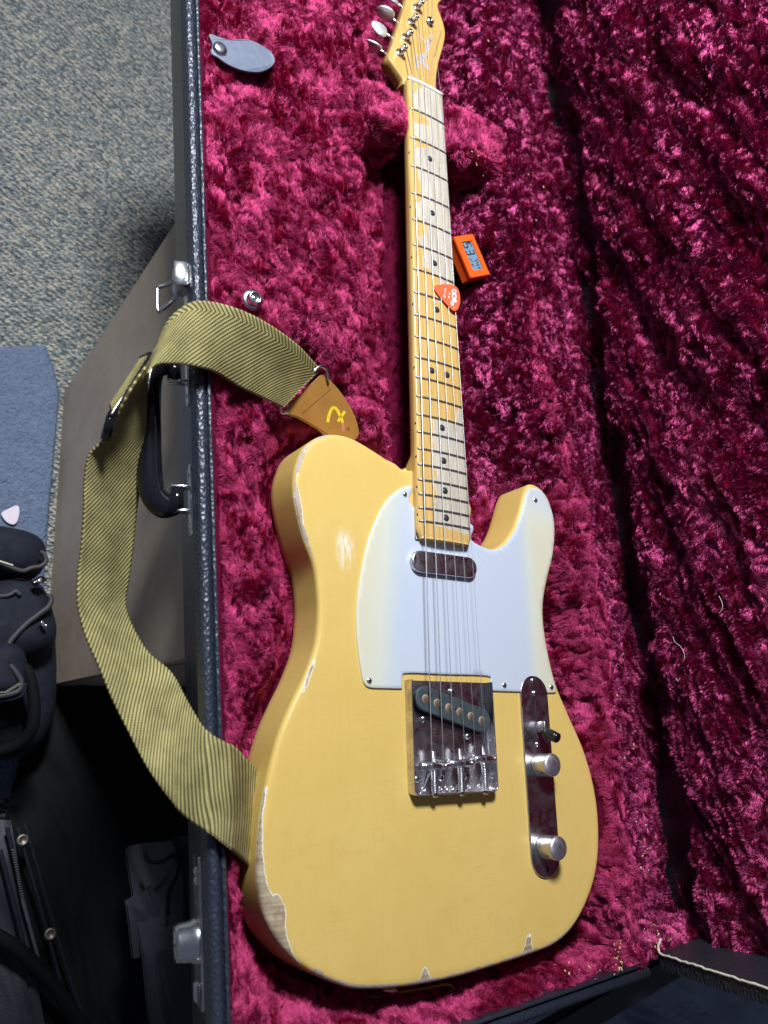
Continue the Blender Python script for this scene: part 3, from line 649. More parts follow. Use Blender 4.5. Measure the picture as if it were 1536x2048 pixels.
    a = np.array([95.4, 21.5, 12.]); b_ = np.array([97.6, 15.8, 24.]); P = [a + (b_ - a) * t for t in (0, .08, .15, .75, .78, .80, .83, .95, 1)]
    V, F = tube(P, [3.4, 4.3, 4.5, 4.5, 4.5, 4.0, 4.4, 4.3, 3.5], 20); mk('switch_tip', V, F, M['blackplastic'], sw)
    # ---- strap buttons
    for (x, y, d) in ((-100, 262, (-.1, 1, 0)), (-48, -152, (-.1, -1, 0))):
        V, F = lathe([(3.2, -9), (3, 0), (3, 3), (6.8, 5.5), (7.2, 7), (5.5, 8), (.01, 8)], 20, (x, y, -22), d); mk('strap_button', V, F, M['steel'], g)
    return g
guitar = build_guitar()

# ================================================================== GUITAR CASE
ROT = 0.068; CA, SA = math.cos(ROT), math.sin(ROT)
def c2w(P):                                # case frame -> guitar frame (turned 3.9 degrees about z)
    P = np.array(P, float); return np.stack([P[..., 0] * CA - P[..., 1] * SA, P[..., 0] * SA + P[..., 1] * CA, P[..., 2]], -1)
def w2c(X, Y): return X * CA + Y * SA, -X * SA + Y * CA
case = empty('guitar_case', (0, 300, -62))
tag(case, 'open black guitar case lined with crimson crushed plush under the guitar', 'guitar case')
XL, XR, YF, YB = -211., 176., -190., 960.
shell = np.array([p for p in rrect(XL, YF, XR, YB, 14, 5) if not (p[0] < 0 and p[1] > 0)][:10] + [(-40, YB), (XL, 850)] + [p for p in rrect(XL, YF, XR, YB, 14, 5) if p[0] < 0 and p[1] < 0])
shell = resample(shell, 12.0)
V, F = rings(shell, [(25, -70), (18, -63), (0, 14)], cap=False, capb=True); V = np.array(V); hs_ = (V[:, 0] > 150) & (V[:, 1] > -170); V[hs_, 2] = np.minimum(V[hs_, 2], -69); mk('base_shell', c2w(V), F, M['tolex'], case, smooth=4)
# raised pebbled binding and inner bead round the rim
def rim(x0, y0, w_, prof, name, mat):
    pth = [(XR, y0)] + [(x0 + 14 - 14 * math.cos(t), y0 + 14 - 14 * math.sin(t)) for t in np.linspace(math.pi / 2, 0, 8)] + [(x0, y) for y in np.linspace(y0 + 60, 850, 28)]
    pth = np.array(pth); T = np.gradient(pth, axis=0); T /= np.linalg.norm(T, axis=1)[:, None]; Nn = np.stack([T[:, 1], -T[:, 0]], 1)
    V = []
    for p, nn in zip(pth, Nn):
        for (i_, z) in prof: V.append((p[0] + nn[0] * i_, p[1] + nn[1] * i_, z))
    F = gridF(len(pth), len(prof)); F.append(list(range(len(prof)))); return mk(name, c2w(V), F, mat, case)
arc = lambda c, r, zz, k=1.: [(c - r * math.cos(t), zz + k * r * math.sin(t)) for t in np.linspace(-.3, math.pi + .3, 10)]
rim(XL, YF, 0, [(-.6, 8)] + arc(3.3, 3.9, 16) + [(7.4, 8)], 'rim_binding', M['binding'])
rim(XL, YF, 0, [(7, 8), (7.6, 15), (8.3, 15.4)] + arc(9.9, 1.5, 17.5) + [(11.6, 6)], 'rim_bead', M['binding'])

# ---- plush surfaces: displaced sheets carrying short pile
RIDGE = ([-220, -150, 5, 119, 236, 330, 385, 555, 777, 1040], [160, 163, 170, 180, 171, 150, 146, 150, 156, 156])
def base_height(X, Y):
    """height of the base lining, X Y in guitar frame"""
    xc, yc = w2c(X, Y)
    dB = sdf(X, Y, BODY[::3])
    rid = np.interp(Y, *RIDGE)
    floor = -54. - 6 * sstep(630, 660, Y)
    z = floor.copy()
    # cushion round the body: rises away from its outline
    left = -47 + 50 * sstep(2, 55, dB) * sstep(-120, -190, xc + 40 * 0)
    left = -46 + 46 * sstep(3, 48, dB)
    mleft = sstep(330, 270, Y) * sstep(-20, -60, X)
    z = z * (1 - mleft) + left * mleft
    # under and round the body generally
    near = sstep(40, 0, dB); z = z * (1 - near) + np.maximum(z, -47) * near
    # raised accessory compartment beside the neck
    ex = -83 + (Y - 400) * .053
    blk = sstep(9, -7, X - ex + 4 * perlin(Y / 45, 3.3)) * sstep(276, 312, Y + 10 * perlin(X / 30, 9.))
    z = z * (1 - blk) + 6 * blk
    # outer rim on the left
    r = sstep(-172, -200, xc); z = z * (1 - r) + np.maximum(z, 13.) * r
    # wall on the hinge side and the covered hinge ridge
    st = np.where(Y > 270, 52, 20) + 0 * X
    st = np.interp(Y, [-200, 150, 230, 300, 1000], [16, 20, 34, 44, 50])
    k = sstep(rid - st, rid - 3, xc); z = z * (1 - k) + np.maximum(z, 17) * k
    zr = 17 - 60 * sstep(rid + 3, rid + 22, xc); z = np.where(xc > rid - 1, zr, z)
    hg = sstep(46, 26, np.hypot(X - 68, Y - 488)); z = z * (1 - hg) + np.minimum(z, -38) * hg
    # hollows under the strap and its leather end
    a_ = sdf(X, Y, np.array([(-160, 312), (-128, 325), (-84, 290), (-74, 262), (-120, 240), (-165, 262)])); q = sstep(16, 0, a_); z = z * (1 - q) + np.minimum(z, -28 + 0 * X) * q
    a_ = sdf(X, Y, np.array([(-196, -28), (-168, 18), (-140, 30), (-140, -70), (-168, -72)])); q = sstep(10, 0, a_) * sstep(-199, -192, xc); z = z * (1 - q) + np.minimum(z, -36 + 0 * X) * q
    # front cushion
    f = sstep(-167, -177, yc + 2 * perlin(X / 40, 7.)) * sstep(4, 12, dB) * (1 - .8 * sstep(-52, -42, X) * sstep(26, 16, X)); z = z * (1 - f) + np.maximum(z, 4.) * f
    f2 = sstep(-168, -182, yc) * sstep(176, 166, xc); z = z * (1 - f2) + np.maximum(z, 10.) * f2
    return z
def pile_noise(a, b, c, s=1.):
    n1 = perlin(a / 26, b / 34, c / 26); n2 = perlin(a / 11 + 7, b / 14, c / 11); n3 = perlin(a / 5 + 3, b / 6, c / 5 + 9)
    rdg = 1 - np.abs(perlin(a / 17 + 2, b / 24 + 5, c / 17)) * 2.2
    wx = 9 * perlin(a / 30, b / 30, c / 30 + 7); cr = np.abs(perlin((a + wx) / 13, (b + a * .4) / 26, c / 13 + 3)); cr2 = np.abs(perlin((a + b * .3) / 7 + 8, b / 12, c / 7))
    return s * (3.6 * n1 + 2.8 * n2 + 1.2 * n3 - 5.0 * (1 - sstep(0, .16, cr)) - 2.4 * (1 - sstep(0, .16, cr2)) - 4.5 * pits(a, b, c) + 3)
def pits(a, b, c):
    return sstep(.10, .55, perlin(a / 17 + 40, b / 23, c / 17) + .35 * perlin(a / 8, b / 10 + 9, c / 8))
def sheet(P, amp, name, parent, mat, fm=None):
    """P (nu, nv, 3) grid -> displaced mesh; returns displaced positions and normals"""
    du = np.gradient(P, axis=0); dv = np.gradient(P, axis=1); Nn = np.cross(du, dv); Nn /= np.linalg.norm(Nn, axis=2)[..., None] + 1e-9
    D = amp(P, Nn); Q = P + Nn * D[..., None]
    du = np.gradient(Q, axis=0); dv = np.gradient(Q, axis=1); N2 = np.cross(du, dv); N2 /= np.linalg.norm(N2, axis=2)[..., None] + 1e-9
    nu, nv = P.shape[:2]
    idx = np.arange(nu * nv).reshape(nu, nv); F = np.stack([idx[:-1, :-1], idx[1:, :-1], idx[1:, 1:], idx[:-1, 1:]], -1).reshape(-1, 4)
    if fm is not None: F = F[fm(Q[:-1, :-1]).ravel()]
    o = mk(name, Q.reshape(-1, 3), F.tolist(), mat, parent)
    return o, Q, N2
VIEWM = 220
def in_view(P, m=VIEWM):
    c = (P - CAM) @ RW.T; u = 768 - FOC * c[:, 0] / c[:, 2]; v = 1024 + FOC * c[:, 1] / c[:, 2]
    return (c[:, 2] < -50) & (u > -m) & (u < 1536 + m) & (v > -m) & (v < 2048 + m), -c[:, 2]
def pile(Q, Nn, dens, length, rad, name, parent, mat, lean=(.55, 1.32), swirl=26., keep=None, curl=.35, comb=None, clump=4.5, jit=.13, big=0., lift=None):
    nu, nv = Q.shape[:2]
    A = np.linalg.norm(np.cross(Q[1:, :-1] - Q[:-1, :-1], Q[:-1, 1:] - Q[:-1, :-1]), axis=2)
    ctr = Q[:-1, :-1].reshape(-1, 3); ok, dist = in_view(ctr)
    dn = dens * np.clip(700. / dist, .35, 1.6) ** 1.7
    if keep is not None: ok &= keep(ctr)
    lam = A.ravel() * dn * ok; cnt = rng.poisson(lam); cell = np.repeat(np.arange(len(cnt)), cnt); n = len(cell)
    i, j = cell // (nv - 1), cell % (nv - 1); a = rng.random(n)[:, None]; b = rng.random(n)[:, None]
    bil = lambda G: (G[i, j] * (1 - a) * (1 - b) + G[i + 1, j] * a * (1 - b) + G[i, j + 1] * (1 - a) * b + G[i + 1, j + 1] * a * b)
    P = bil(Q); Nr = bil(Nn); Nr /= np.linalg.norm(Nr, axis=1)[:, None]
    x, y, z = P.T
    # the pile is brushed in patches: a direction field that turns from place to place
    R = rng.normal(size=(n, 3)) * jit
    g = np.stack([perlin(x / swirl, y / swirl, z / swirl), perlin(x / swirl + 31, y / swirl + 11, z / swirl), perlin(x / swirl + 5, y / swirl + 47, z / swirl + 13)], 1)
    g2 = np.stack([perlin(x / 9 + 1, y / 9, z / 9), perlin(x / 9 + 3, y / 9 + 17, z / 9), perlin(x / 9 + 51, y / 9, z / 9)], 1)
    T = g * 2.4 + g2 * 1.3 + R + (0 if comb is None else np.array(comb, float))
    T -= Nr * np.sum(T * Nr, 1)[:, None]; tl = np.linalg.norm(T, axis=1)[:, None]; T /= tl + 1e-6
    pt = pits(x, y, z)
    ph = lean[0] + (lean[1] - lean[0]) * np.clip(.5 + .9 * perlin(x / 13 + 9, y / 13, z / 13) + big * perlin(x / 55, y / 75, z / 55) + .10 * rng.normal(size=n) - .35 * pt + (0 if lift is None else lift(x, y, z)), 0, 1)
    D = Nr * np.cos(ph)[:, None] + T * np.sin(ph)[:, None]
    # clumping of the tips
    cx = (np.floor(P / clump) + .5) * clump; h = perlin(cx[:, 0] * .73, cx[:, 1] * .91, cx[:, 2] * .67)[:, None]
    L = length * (.75 + .5 * rng.random(n))[:, None] * (1 + .25 * h) * (1 - .30 * pt[:, None])
    Bn = np.cross(D, Nr)
    pull = (cx - P) * .35; pull -= Nr * np.sum(pull * Nr, 1)[:, None]
    p1 = P + D * L * .35 + Nr * L * .10; p2 = P + D * L * .72 + pull * .5 + Bn * (R[:, :1] * curl * L); p3 = P + D * L * 1.0 + pull - Nr * L * .06 + Bn * (R[:, 1:2] * curl * 1.6 * L)
    pts = np.stack([P, p1, p2, p3], 1).reshape(-1, 3) - ORG[parent.name]
    hc = bpy.data.hair_curves.new(name); hc.add_curves([4] * n)
    hc.attributes['position'].data.foreach_set('vector', (pts * MM).astype(np.float32).ravel())
    ra = hc.attributes.new('radius', 'FLOAT', 'POINT'); dd = np.clip(dist[cell] / 700., .7, 3.)
    rr = np.stack([dd * rad, dd * rad, dd * rad * .8, dd * rad * .3], 1).ravel() * MM; ra.data.foreach_set('value', rr.astype(np.float32))
    hc.materials.append(mat)
    o = bpy.data.objects.new(name, hc); sc.collection.objects.link(o); o.parent = parent; ORG[o.name] = ORG[parent.name]
    o.location = Vector([0, 0, 0]); o['kind'] = 'stuff'
    print(name, n); return o
# base lining
xs = np.arange(-200, 292, 1.7); ysg = np.arange(-184, 954, 2.1)
XC, YC = np.meshgrid(xs, ysg, indexing='ij'); W_ = c2w(np.stack([XC, YC, XC * 0], -1)); ZB = base_height(W_[..., 0], W_[..., 1]); W_[..., 2] = ZB
def amp_base(P, Nn):
    X, Y, Z = P[..., 0], P[..., 1], P[..., 2]; dB = sdf(X, Y, BODY[::3])
    wl = sstep(26, 50, X) * sstep(190, 260, Y); st_ = 1 - sstep(0, .22, np.abs(perlin((X + 6 * perlin(Y / 40, X / 30)) / 11, Y / 80, 6.)))
    return (pile_noise(X, Y, Z, 1.0) + wl * (3.5 * perlin(X / 14, Y / 60, 2.) - 6.5 * st_)) * (.15 + .85 * sstep(-2, 20, dB)) * (.05 + .95 * sstep(-197, -182, w2c(X, Y)[0]))
lining, QB, NB = sheet(W_, amp_base, 'base_lining', case, M['plush'], fm=lambda Q: ~((w2c(Q[..., 0], Q[..., 1])[0] < -40 + 0 * Q[..., 0]) & (w2c(Q[..., 0], Q[..., 1])[1] > 846)))
def keep_base(P):
    d = sdf(P[:, 0], P[:, 1], BODY[::3]); nk = (np.abs(P[:, 0]) < 18) & (P[:, 1] > 200) & (P[:, 1] < 700); hg = np.hypot(P[:, 0] - 66, P[:, 1] - 488) < 27; xc_, yc_ = w2c(P[:, 0], P[:, 1]); return (d > -14) & ~nk & ~hg & (xc_ > -196.5) & (yc_ > -181) & ~((xc_ < -40) & (yc_ > 846)) & ~(d < 9 * sstep(-85, -135, P[:, 1]))
def lift_base(x, y, z):
    xc, yc = w2c(x, y); rd = np.interp(y, *RIDGE); r = np.exp(-((xc - rd + 2) / 11) ** 2); wall = sstep(30, 60, x) * sstep(150, 260, y)
    return .25 * sstep(-60, -90, x) * sstep(250, 300, y) + .55 * r - (wall * .45 + .25 * sstep(165, 180, x)) * (1 - r) + .5 * perlin(x / 12, y / 60, 3.) * wall
def crushed(P):                            # pile pressed flat beside neck and hinge, its darker colour imitating shade there
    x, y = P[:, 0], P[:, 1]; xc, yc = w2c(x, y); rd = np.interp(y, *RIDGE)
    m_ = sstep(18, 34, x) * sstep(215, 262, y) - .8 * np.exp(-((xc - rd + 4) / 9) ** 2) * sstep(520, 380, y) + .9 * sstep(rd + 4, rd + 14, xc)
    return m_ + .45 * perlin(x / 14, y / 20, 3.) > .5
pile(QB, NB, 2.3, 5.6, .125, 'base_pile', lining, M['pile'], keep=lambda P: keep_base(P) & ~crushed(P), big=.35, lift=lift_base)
pile(QB, NB, 1.7, 4.6, .15, 'shaded_crushed_pile', lining, M['piledark'], keep=lambda P: keep_base(P) & crushed(P), lean=(.35, 1.35), swirl=14., clump=4.0, jit=.14, big=.5, lift=lambda x, y, z: 1.2 * perlin(x / 20, y / 100, 5.) - .12)
# neck cradle cushions
def cushion(c, s, ang, name):
    nu, nv = 70, 60; th = np.linspace(-math.pi / 2, math.pi / 2, nu)[:, None]; ph = np.linspace(-math.pi, math.pi, nv)[None, :]
    e = .26; f = lambda w, m: np.sign(w) * np.abs(w) ** m
    x = f(np.cos(th), e) * f(np.cos(ph), e); y = f(np.cos(th), e) * f(np.sin(ph), e); z = f(np.sin(th), e) + 0 * ph
    P = np.stack([-x * s[0], y * s[1], z * s[2]], -1); ca, sa = math.cos(ang), math.sin(ang)
    P = np.stack([P[..., 0] * ca - P[..., 1] * sa, P[..., 0] * sa + P[..., 1] * ca, P[..., 2]], -1) + np.array(c)
    o, Q, Nq = sheet(P, lambda P, N_: pile_noise(P[..., 0], P[..., 1], P[..., 2], .55), name, case, M['plush'])
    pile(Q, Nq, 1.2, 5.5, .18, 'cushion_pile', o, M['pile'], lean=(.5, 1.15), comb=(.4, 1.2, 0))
cushion((-47, 603, -38), (25, 23, 44), .05, 'neck_cushion')
cushion((73, 614, -38), (45, 28, 47), -.02, 'neck_cushion')
# lid, standing open on the hinge
def lidx(z): return 254 - .19 * (z - 20) + 26 * sstep(24, -6, z)
ysl = np.arange(-186, 954, 2.3); zsl = np.arange(-58, 470, 2.0)
ZZ, YY = np.meshgrid(zsl, ysl, indexing='ij'); XX = lidx(ZZ)
PL = c2w(np.stack([XX, YY, ZZ], -1))
def amp_lid(P, Nn):
    X, Y, Z = P[..., 0], P[..., 1], P[..., 2]
    fold = perlin((Y * .35 + Z) / 48, (Y - Z * .4) / 150, 2.) ; r2 = 1 - np.abs(perlin((Y * .45 + Z) / 30 + 4, (Y * .9 - Z * .5) / 95, 4.)) * 2.5
    cr = 1 - np.abs(perlin(Y / 12, Z / 12, 1.)) * 2.4; c2_ = perlin(Y / 5.5, Z / 5.5, 8.)
    wr = np.abs(perlin((Y * .25 + Z) / 15 + 3, (Y - Z * .3) / 46, 6.)); return -(14 * fold + 6.0 * r2 + 2.0 * cr + 2.0 * c2_ - 5 * (1 - sstep(0, .15, wr)) + 1.0 * perlin(Y / 3, Z / 3, 3.) + 7 * perlin(Y / 80, Z / 60, 6.))
lid, QL, NL = sheet(PL, amp_lid, 'lid_lining', case, M['plush'])
if NL[100, 100, 0] > 0: NL = -NL
pile(QL, NL, 1.35, 4.6, .16, 'lid_pile', lid, M['piledark'], lean=(.35, 1.35), swirl=13., clump=4.0, jit=.14, big=.5, lift=lambda x, y, z: 1.3 * perlin((y * .2 + z) / 34, (y - .2 * z) / 130, 5.) - .18 - .35 * sstep(60, 10, z))
# lid shell: back, front wall with its rim, hinge side
def lp(x, y, z): return (x - .2 * (z - 12), y, z)
V, F = [], []
m = MB()
for (x0, x1, y0, y1) in ((200, 262, -191, -178),):
    V = [lp(x, y, z) for z in (10, 470) for x, y in ((x0, y0), (x1, y0), (x1, y1), (x0, y1))]; F = [[0, 1, 2, 3][::-1], [4, 5, 6, 7], [0, 1, 5, 4], [1, 2, 6, 5], [2, 3, 7, 6], [3, 0, 4, 7]]; m.add(V, F)
m.V=[c2w(v) for v in m.V]; m.build('lid_front_wall', M['tolex'], case, smooth=False)
V = [(296, -191, -64), (296, 960, -64), (205, 960, 470), (205, -191, 470), (300, -191, -64), (300, 960, -64), (209, 960, 470), (209, -191, 470)]
mk('lid_shell', c2w(V), [[0, 1, 2, 3], [7, 6, 5, 4], [0, 4, 5, 1], [3, 2, 6, 7], [0, 3, 7, 4], [1, 5, 6, 2]], M['tolex'], case, smooth=False)

# hardware on the long outer wall; wp(y, z, out) is a point standing out from that wall
def wp(y, z, out=0.): return c2w(np.array([XL + 17 * (14 - z) / 72. - out, y, z]))
WN = c2w(np.array([-.973, 0, -.23])); WT = c2w(np.array([0, 1., 0])); WU = np.cross(WT, WN) * -1; WU /= np.linalg.norm(WU)
WR = np.stack([WN, WT, WU], 1)                    # local x = out of the wall, y = along it, z = up it
def wy(u, v, z):                                  # distance along the wall of a picture point
    p = atp(u, v, wp(0, z), WN); return w2c(p[0], p[1])[1]
def wbox(y, z, out, s, bev=.4): return boxm(wp(y, z, out), s, WR, bev)
# handle
hy0, hy1 = wy(392, 1000, 0) , wy(392, 1000, 0) + 112
h = MB()
gp = [(-3 + 6, hy0 + 9), (10, hy0 + 3), (20, hy0 + 1), (27, hy0 + 7), (30, hy0 + 18), (31, hy0 + 40), (31, (hy0 + hy1) / 2), (31, hy1 - 40), (30, hy1 - 18), (27, hy1 - 7), (20, hy1 - 1), (10, hy1 - 3)]
hd = empty('carrying_handle_root', wp((hy0 + hy1) / 2, -14)); bpy.data.objects.remove(hd)
P = np.array([wp(y, -14, o) for o, y in gp[1:]]); P = spline(P, 6)
V, F = tube(P, np.interp(np.linspace(0, 1, len(P)), [0, .1, .2, .8, .9, 1], [7, 9.6, 9.2, 9.2, 9.6, 7]), 22, flat=(.9, WU)); grip = mk('handle', V, F, M['handle'], case)
for yb in (hy0 + 6, hy1 - 6):
    pl = np.array([(o[0], o[1]) for o in resample(oval(0, 0, 27, 7.5, math.pi / 2), 1.5)])
    V, F = rings(pl, [(0, 0), (0, 1.0), (.6, 1.5)]); V = np.array([wp(yb, -12) + WN * z + WT * y + WU * x for x, y, z in V]); br_ = mk('handle_bracket', V, F[:], M['steel'], case)
    for dy in (-9, 9):
        V, F = boxm(wp(yb + dy, -12, 8), (15, 1.6, 9), WR, .3); mk('prong', V, F, M['steel'], br_)
    V, F = tube([wp(yb - 8, -12, 11), wp(yb + 8, -12, 11)], 5.2, 16); mk('handle_pivot', V, F, M['handle'], br_)
    for dy in (-19, 19):
        V, F = lathe([(2.6, 1.3), (2.2, 2.2), (.01, 2.6)], 14, wp(yb + dy, -12, 0), WN); mk('rivet', V, F, M['steel'], br_)
# draw latch with its wire bail
ly = wy(386, 545, 2)
V, F = boxm(wp(ly, -4, .8), (1.6, 40, 24), WR, .5); lt = mk('latch', V, F, M['steel'], case)
V, F = boxm(wp(ly + 6, 0, 6), (11, 22, 17), WR, 2.5); mk('latch_body', V, F, M['chrome'], lt)
V, F = boxm(wp(ly + 6, 9, 7), (11, 20, 2), WR, .6); mk('latch_lever', V, F, M['steel'], lt)
bl = spline([wp(ly - 6, -3, 8), wp(ly - 13, -7, 15), wp(ly - 17, -11, 21), wp(ly - 16, -12, 23), wp(ly, -12, 23), wp(ly + 2, -11, 22), wp(ly + 4, -8, 16), wp(ly + 6, -3, 10)], 6)
V, F = tube(bl, 1.7, 10); mk('latch_bail', V, F, M['steel'], lt)
for dy in (-15, 15):
    V, F = lathe([(2.4, 1.4), (2., 2.4), (.01, 2.8)], 14, wp(ly + dy, -10, 0), WN); mk('rivet', V, F, M['steel'], lt)
# key lock near the lower end
ky = wy(408, 1870, -10)
V, F = rings(resample(rrect(-16, -46, 13, 46, 5), 2.), [(0, 0), (0, 1.2), (.8, 1.8)]); V = np.array([wp(ky, -22) + WN * z + WT * y + WU * x for x, y, z in V]); lk = mk('lock_plate', V, F, M['chrome'], case, smooth=4)
V, F = lathe([(14, 0), (14, 3), (12.6, 5), (11.6, 13), (11, 14.5), (9.2, 15), (8.8, 13.6), (8.6, 13.6), (8.2, 15.2), (.01, 15.4)], 32, wp(ky - 6, -21, 1.5), WN); lc = mk('lock_cylinder', V, F, M['steel'], lk)
V, F = boxm(wp(ky - 6, -21, 17), (.6, 1.6, 7), WR); mk('keyhole', V, F, M['blackdot'], lc)
for dy in (-38, 36, 30):
    V, F = lathe([(3, 1.6), (2.6, 2.8), (.01, 3.3)], 14, wp(ky + dy, -20, 0), WN); mk('rivet', V, F, M['steel'], lk)
V, F = boxm(wp(ky - 34, -14, 4), (4, 12, 9), WR, 1.2); mk('hasp', V, F, M['steel'], lk)
# leather pull tab and snaps on the accessory compartment
TZ = 17.
tb = [(418, 68), (432, 72), (452, 80), (470, 81), (492, 82), (515, 90), (535, 104), (546, 123), (541, 137), (522, 146), (500, 147), (475, 141), (452, 129), (436, 116), (422, 106), (425, 88)]
tb = resample(spline(ccw(np.array([at(u, v, TZ)[:2] for u, v in tb])), 5, True), 2.)
V, F = rings(tb, [(0, 0), (0, 1.8), (.4, 2.1)], capb=True); V = np.array(V); V[:, 2] += TZ - 2 + 2.2 * np.sin((V[:, 0] + 229) / 58 * 2.6) + 3 * sstep(-185, -168, V[:, 0])
tbo = mk('pull_tab', V, F, M['tab'], case, smooth=4)
c = at(440, 98, TZ + 1); V, F = lathe([(6.2, 0), (6, 1.4), (4.5, 2.3), (2, 2.7), (.01, 2.7)], 22, (c[0], c[1], TZ + 1)); mk('snap_cap', V, F, M['steel'], tbo)
c = at(505, 600, 12); V, F = lathe([(8.6, 0), (8.4, .8), (6.2, 1.2), (5.2, 1.5), (5.2, 6.2), (4.5, 6.9), (3.7, 6.6), (3.5, 4.5), (1.4, 4.2), (1.2, 5), (.01, 5)], 26, (c[0], c[1], 12), (-.05, -.12, 1)); mk('snap_stud', V, F, M['steel'], case)
# torn cloth edge along the lid's front rim and stitching line on the hinge ridge
e_ = [lp(199.5 + 1.2 * perlin(z / 9., 1.), -178.5 + 1.4 * perlin(z / 7., 4.), z) for z in np.arange(14, 240, 3.)]
e_ = [lp(206, -168, 10), lp(202, -173, 9), lp(199, -177, 12)] + e_
V, F = tube(c2w(np.array(e_)), [1.0 + .4 * float(perlin(k * .9, 2.)) for k in range(len(e_))], 7); mk('frayed_edge', V, F, M['raw'], case)

# ================================================================== STRAP
ST = [[[-120.6, 309.4, 3.5], [-151.1, 271.0, -2.7]], [[-151.5, 313.1, 24.2], [-172.5, 271.4, 4.8]], [[-182.1, 315.9, 37.4], [-194.4, 271.2, 13.7]], [[-204.6, 318.2, 41.3], [-215.6, 273.0, 23.2]], [[-224.2, 319.1, 39.9], [-231.5, 270.6, 30.8]], [[-238.4, 317.0, 38.7], [-248.1, 268.0, 33.5]], [[-247.2, 312.1, 33.4], [-258.0, 263.7, 38.7]], [[-254.0, 304.5, 27.0], [-265.9, 259.1, 44.0]], [[-257.5, 294.6, 20.9], [-271.5, 253.7, 47.5]], [[-260.0, 283.1, 15.4], [-273.3, 248.6, 45.6]], [[-281.8, 242.6, 39.3], [-260.5, 263.4, 1.8]], [[-288.2, 222.1, 25.9], [-259.4, 254.2, -0.9]], [[-291.4, 210.7, 16.0], [-257.7, 241.0, -4.9]], [[-297.4, 201.9, 6.8], [-256.1, 224.0, -11.0]], [[-297.5, 185.8, -0.3], [-255.1, 204.0, -19.4]], [[-295.2, 165.0, -5.9], [-252.5, 175.3, -29.8]], [[-293.4, 141.2, -11.8], [-251.6, 151.5, -37.2]], [[-293.0, 124.6, -14.7], [-251.3, 130.1, -41.8]], [[-291.9, 104.4, -15.3], [-251.7, 112.4, -43.9]], [[-286.8, 86.0, -12.4], [-246.8, 96.9, -40.5]], [[-276.5, 62.1, -6.8], [-236.8, 77.2, -32.9]], [[-266.1, 38.7, -1.9], [-224.5, 61.8, -18.0]], [[-252.5, 10.1, 7.9], [-217.0, 42.7, -5.5]], [[-240.4, -12.2, 19.0], [-206.7, 22.3, 7.8]], [[-227.9, -27.4, 26.6], [-197.2, 13.3, 24.0]], [[-214.8, -37.4, 33.0], [-186.6, 2.7, 26.1]], [[-193.8, -50.4, 20.4], [-167.2, -8.6, 12.4]], [[-172.2, -64.3, 0.8], [-145.6, -22.9, -7.7]]]
ST = np.array(ST); ST[0:10, :, 2] += 1.0
Lc = spline(ST[:, 0], 9); Rc = spline(ST[:, 1], 9); nn_ = len(Lc); nw = 25
w_ = np.linspace(0, 1, nw); G = Lc[:, None, :] * (1 - w_)[None, :, None] + Rc[:, None, :] * w_[None, :, None]
mid = G[:, nw // 2]; sl = np.concatenate([[0], np.cumsum(np.linalg.norm(np.diff(mid, axis=0), axis=1))])
du = np.gradient(G, axis=0); dv = np.gradient(G, axis=1); Ns = np.cross(du, dv); Ns /= np.linalg.norm(Ns, axis=2)[..., None]
G = G + Ns * (1.5 * perlin(sl[:, None] / 40, w_[None, :] * 1.5, 2.))[..., None]
def pix(p):
    c = RW @ (p - CAM); return 768 - FOC * c[0] / c[2], 1024 + FOC * c[1] / c[2]
for i in range(9 * 22, nn_):              # over the rim, then down behind the body's edge
    for j in range(nw):
        u, v = pix(G[i, j]); q = G[i, j]
        k = sstep(9 * 22, 9 * 23.5, i)
        for _ in range(6):
            zt = float(np.interp(w2c(q[0], q[1])[0], [-230, -214, -199, -190, -172, -150], [12, 27, 25, 10, -17, -24])); q = at(u, v, .5 * zt + .5 * q[2])
        G[i, j] = G[i, j] * (1 - k) + q * k
du = np.gradient(G, axis=0); dv = np.gradient(G, axis=1); Ns = np.cross(du, dv); Ns /= np.linalg.norm(Ns, axis=2)[..., None] + 1e-9
G2 = G + Ns * 1.7
uvg = np.stack(np.broadcast_arrays(w_[None, :] * 50., sl[:, None]), -1).reshape(-1, 2)
V = np.vstack([G.reshape(-1, 3), G2.reshape(-1, 3)]); nA = nn_ * nw
F = gridF(nn_, nw) + [[i + nA for i in f][::-1] for f in gridF(nn_, nw)]
for i in range(nn_ - 1):
    for j in (0, nw - 1):
        a, b = i * nw + j, (i + 1) * nw + j; F.append([a, b, b + nA, a + nA] if j else [b, a, a + nA, b + nA])
for i in (0, nn_ - 1):
    for j in range(nw - 1):
        a, b = i * nw + j, i * nw + j + 1; F.append([a, b, b + nA, a + nA] if i else [b, a, a + nA, b + nA])
strap = empty('guitar_strap', (-230, 150, -40))
tag(strap, 'yellow and olive tweed guitar strap with tan leather ends draped over the case rim', 'guitar strap')
mk('webbing', V, F, M['weave'], strap, uv=np.vstack([uvg, uvg]))
# slider buckle and the doubled-back end of the webbing
ba, bb_ = at(299, 711, 19), at(222, 832, 30); bd = (bb_ - ba) / np.linalg.norm(bb_ - ba)
V, F = tube([ba - bd * 2, ba, bb_, bb_ + bd * 2], [2, 2.9, 2.9, 2], 12); bk = mk('buckle', V, F, M['handle'], strap)
off = at(283, 706, 22) - ba
V, F = tube([ba, ba + off * .5 - np.array([0, 0, 8])], 2.4, 10); mk('buckle_end', V, F, M['handle'], bk)
V, F = tube([bb_ + bd, bb_ + bd * 3 + np.array([2, -9, -12])], [2.8, 3.6], 10); mk('buckle_end', V, F, M['handle'], bk)
la, lb = at(279, 717, 21), at(218, 809, 30); sec = []
for t in np.linspace(0, math.pi * 1.1, 12):
    k = (1 - math.cos(t)) / 2 if t < math.pi else 1.; dz = 3.2 * math.sin(t)
    sec.append((k, dz))
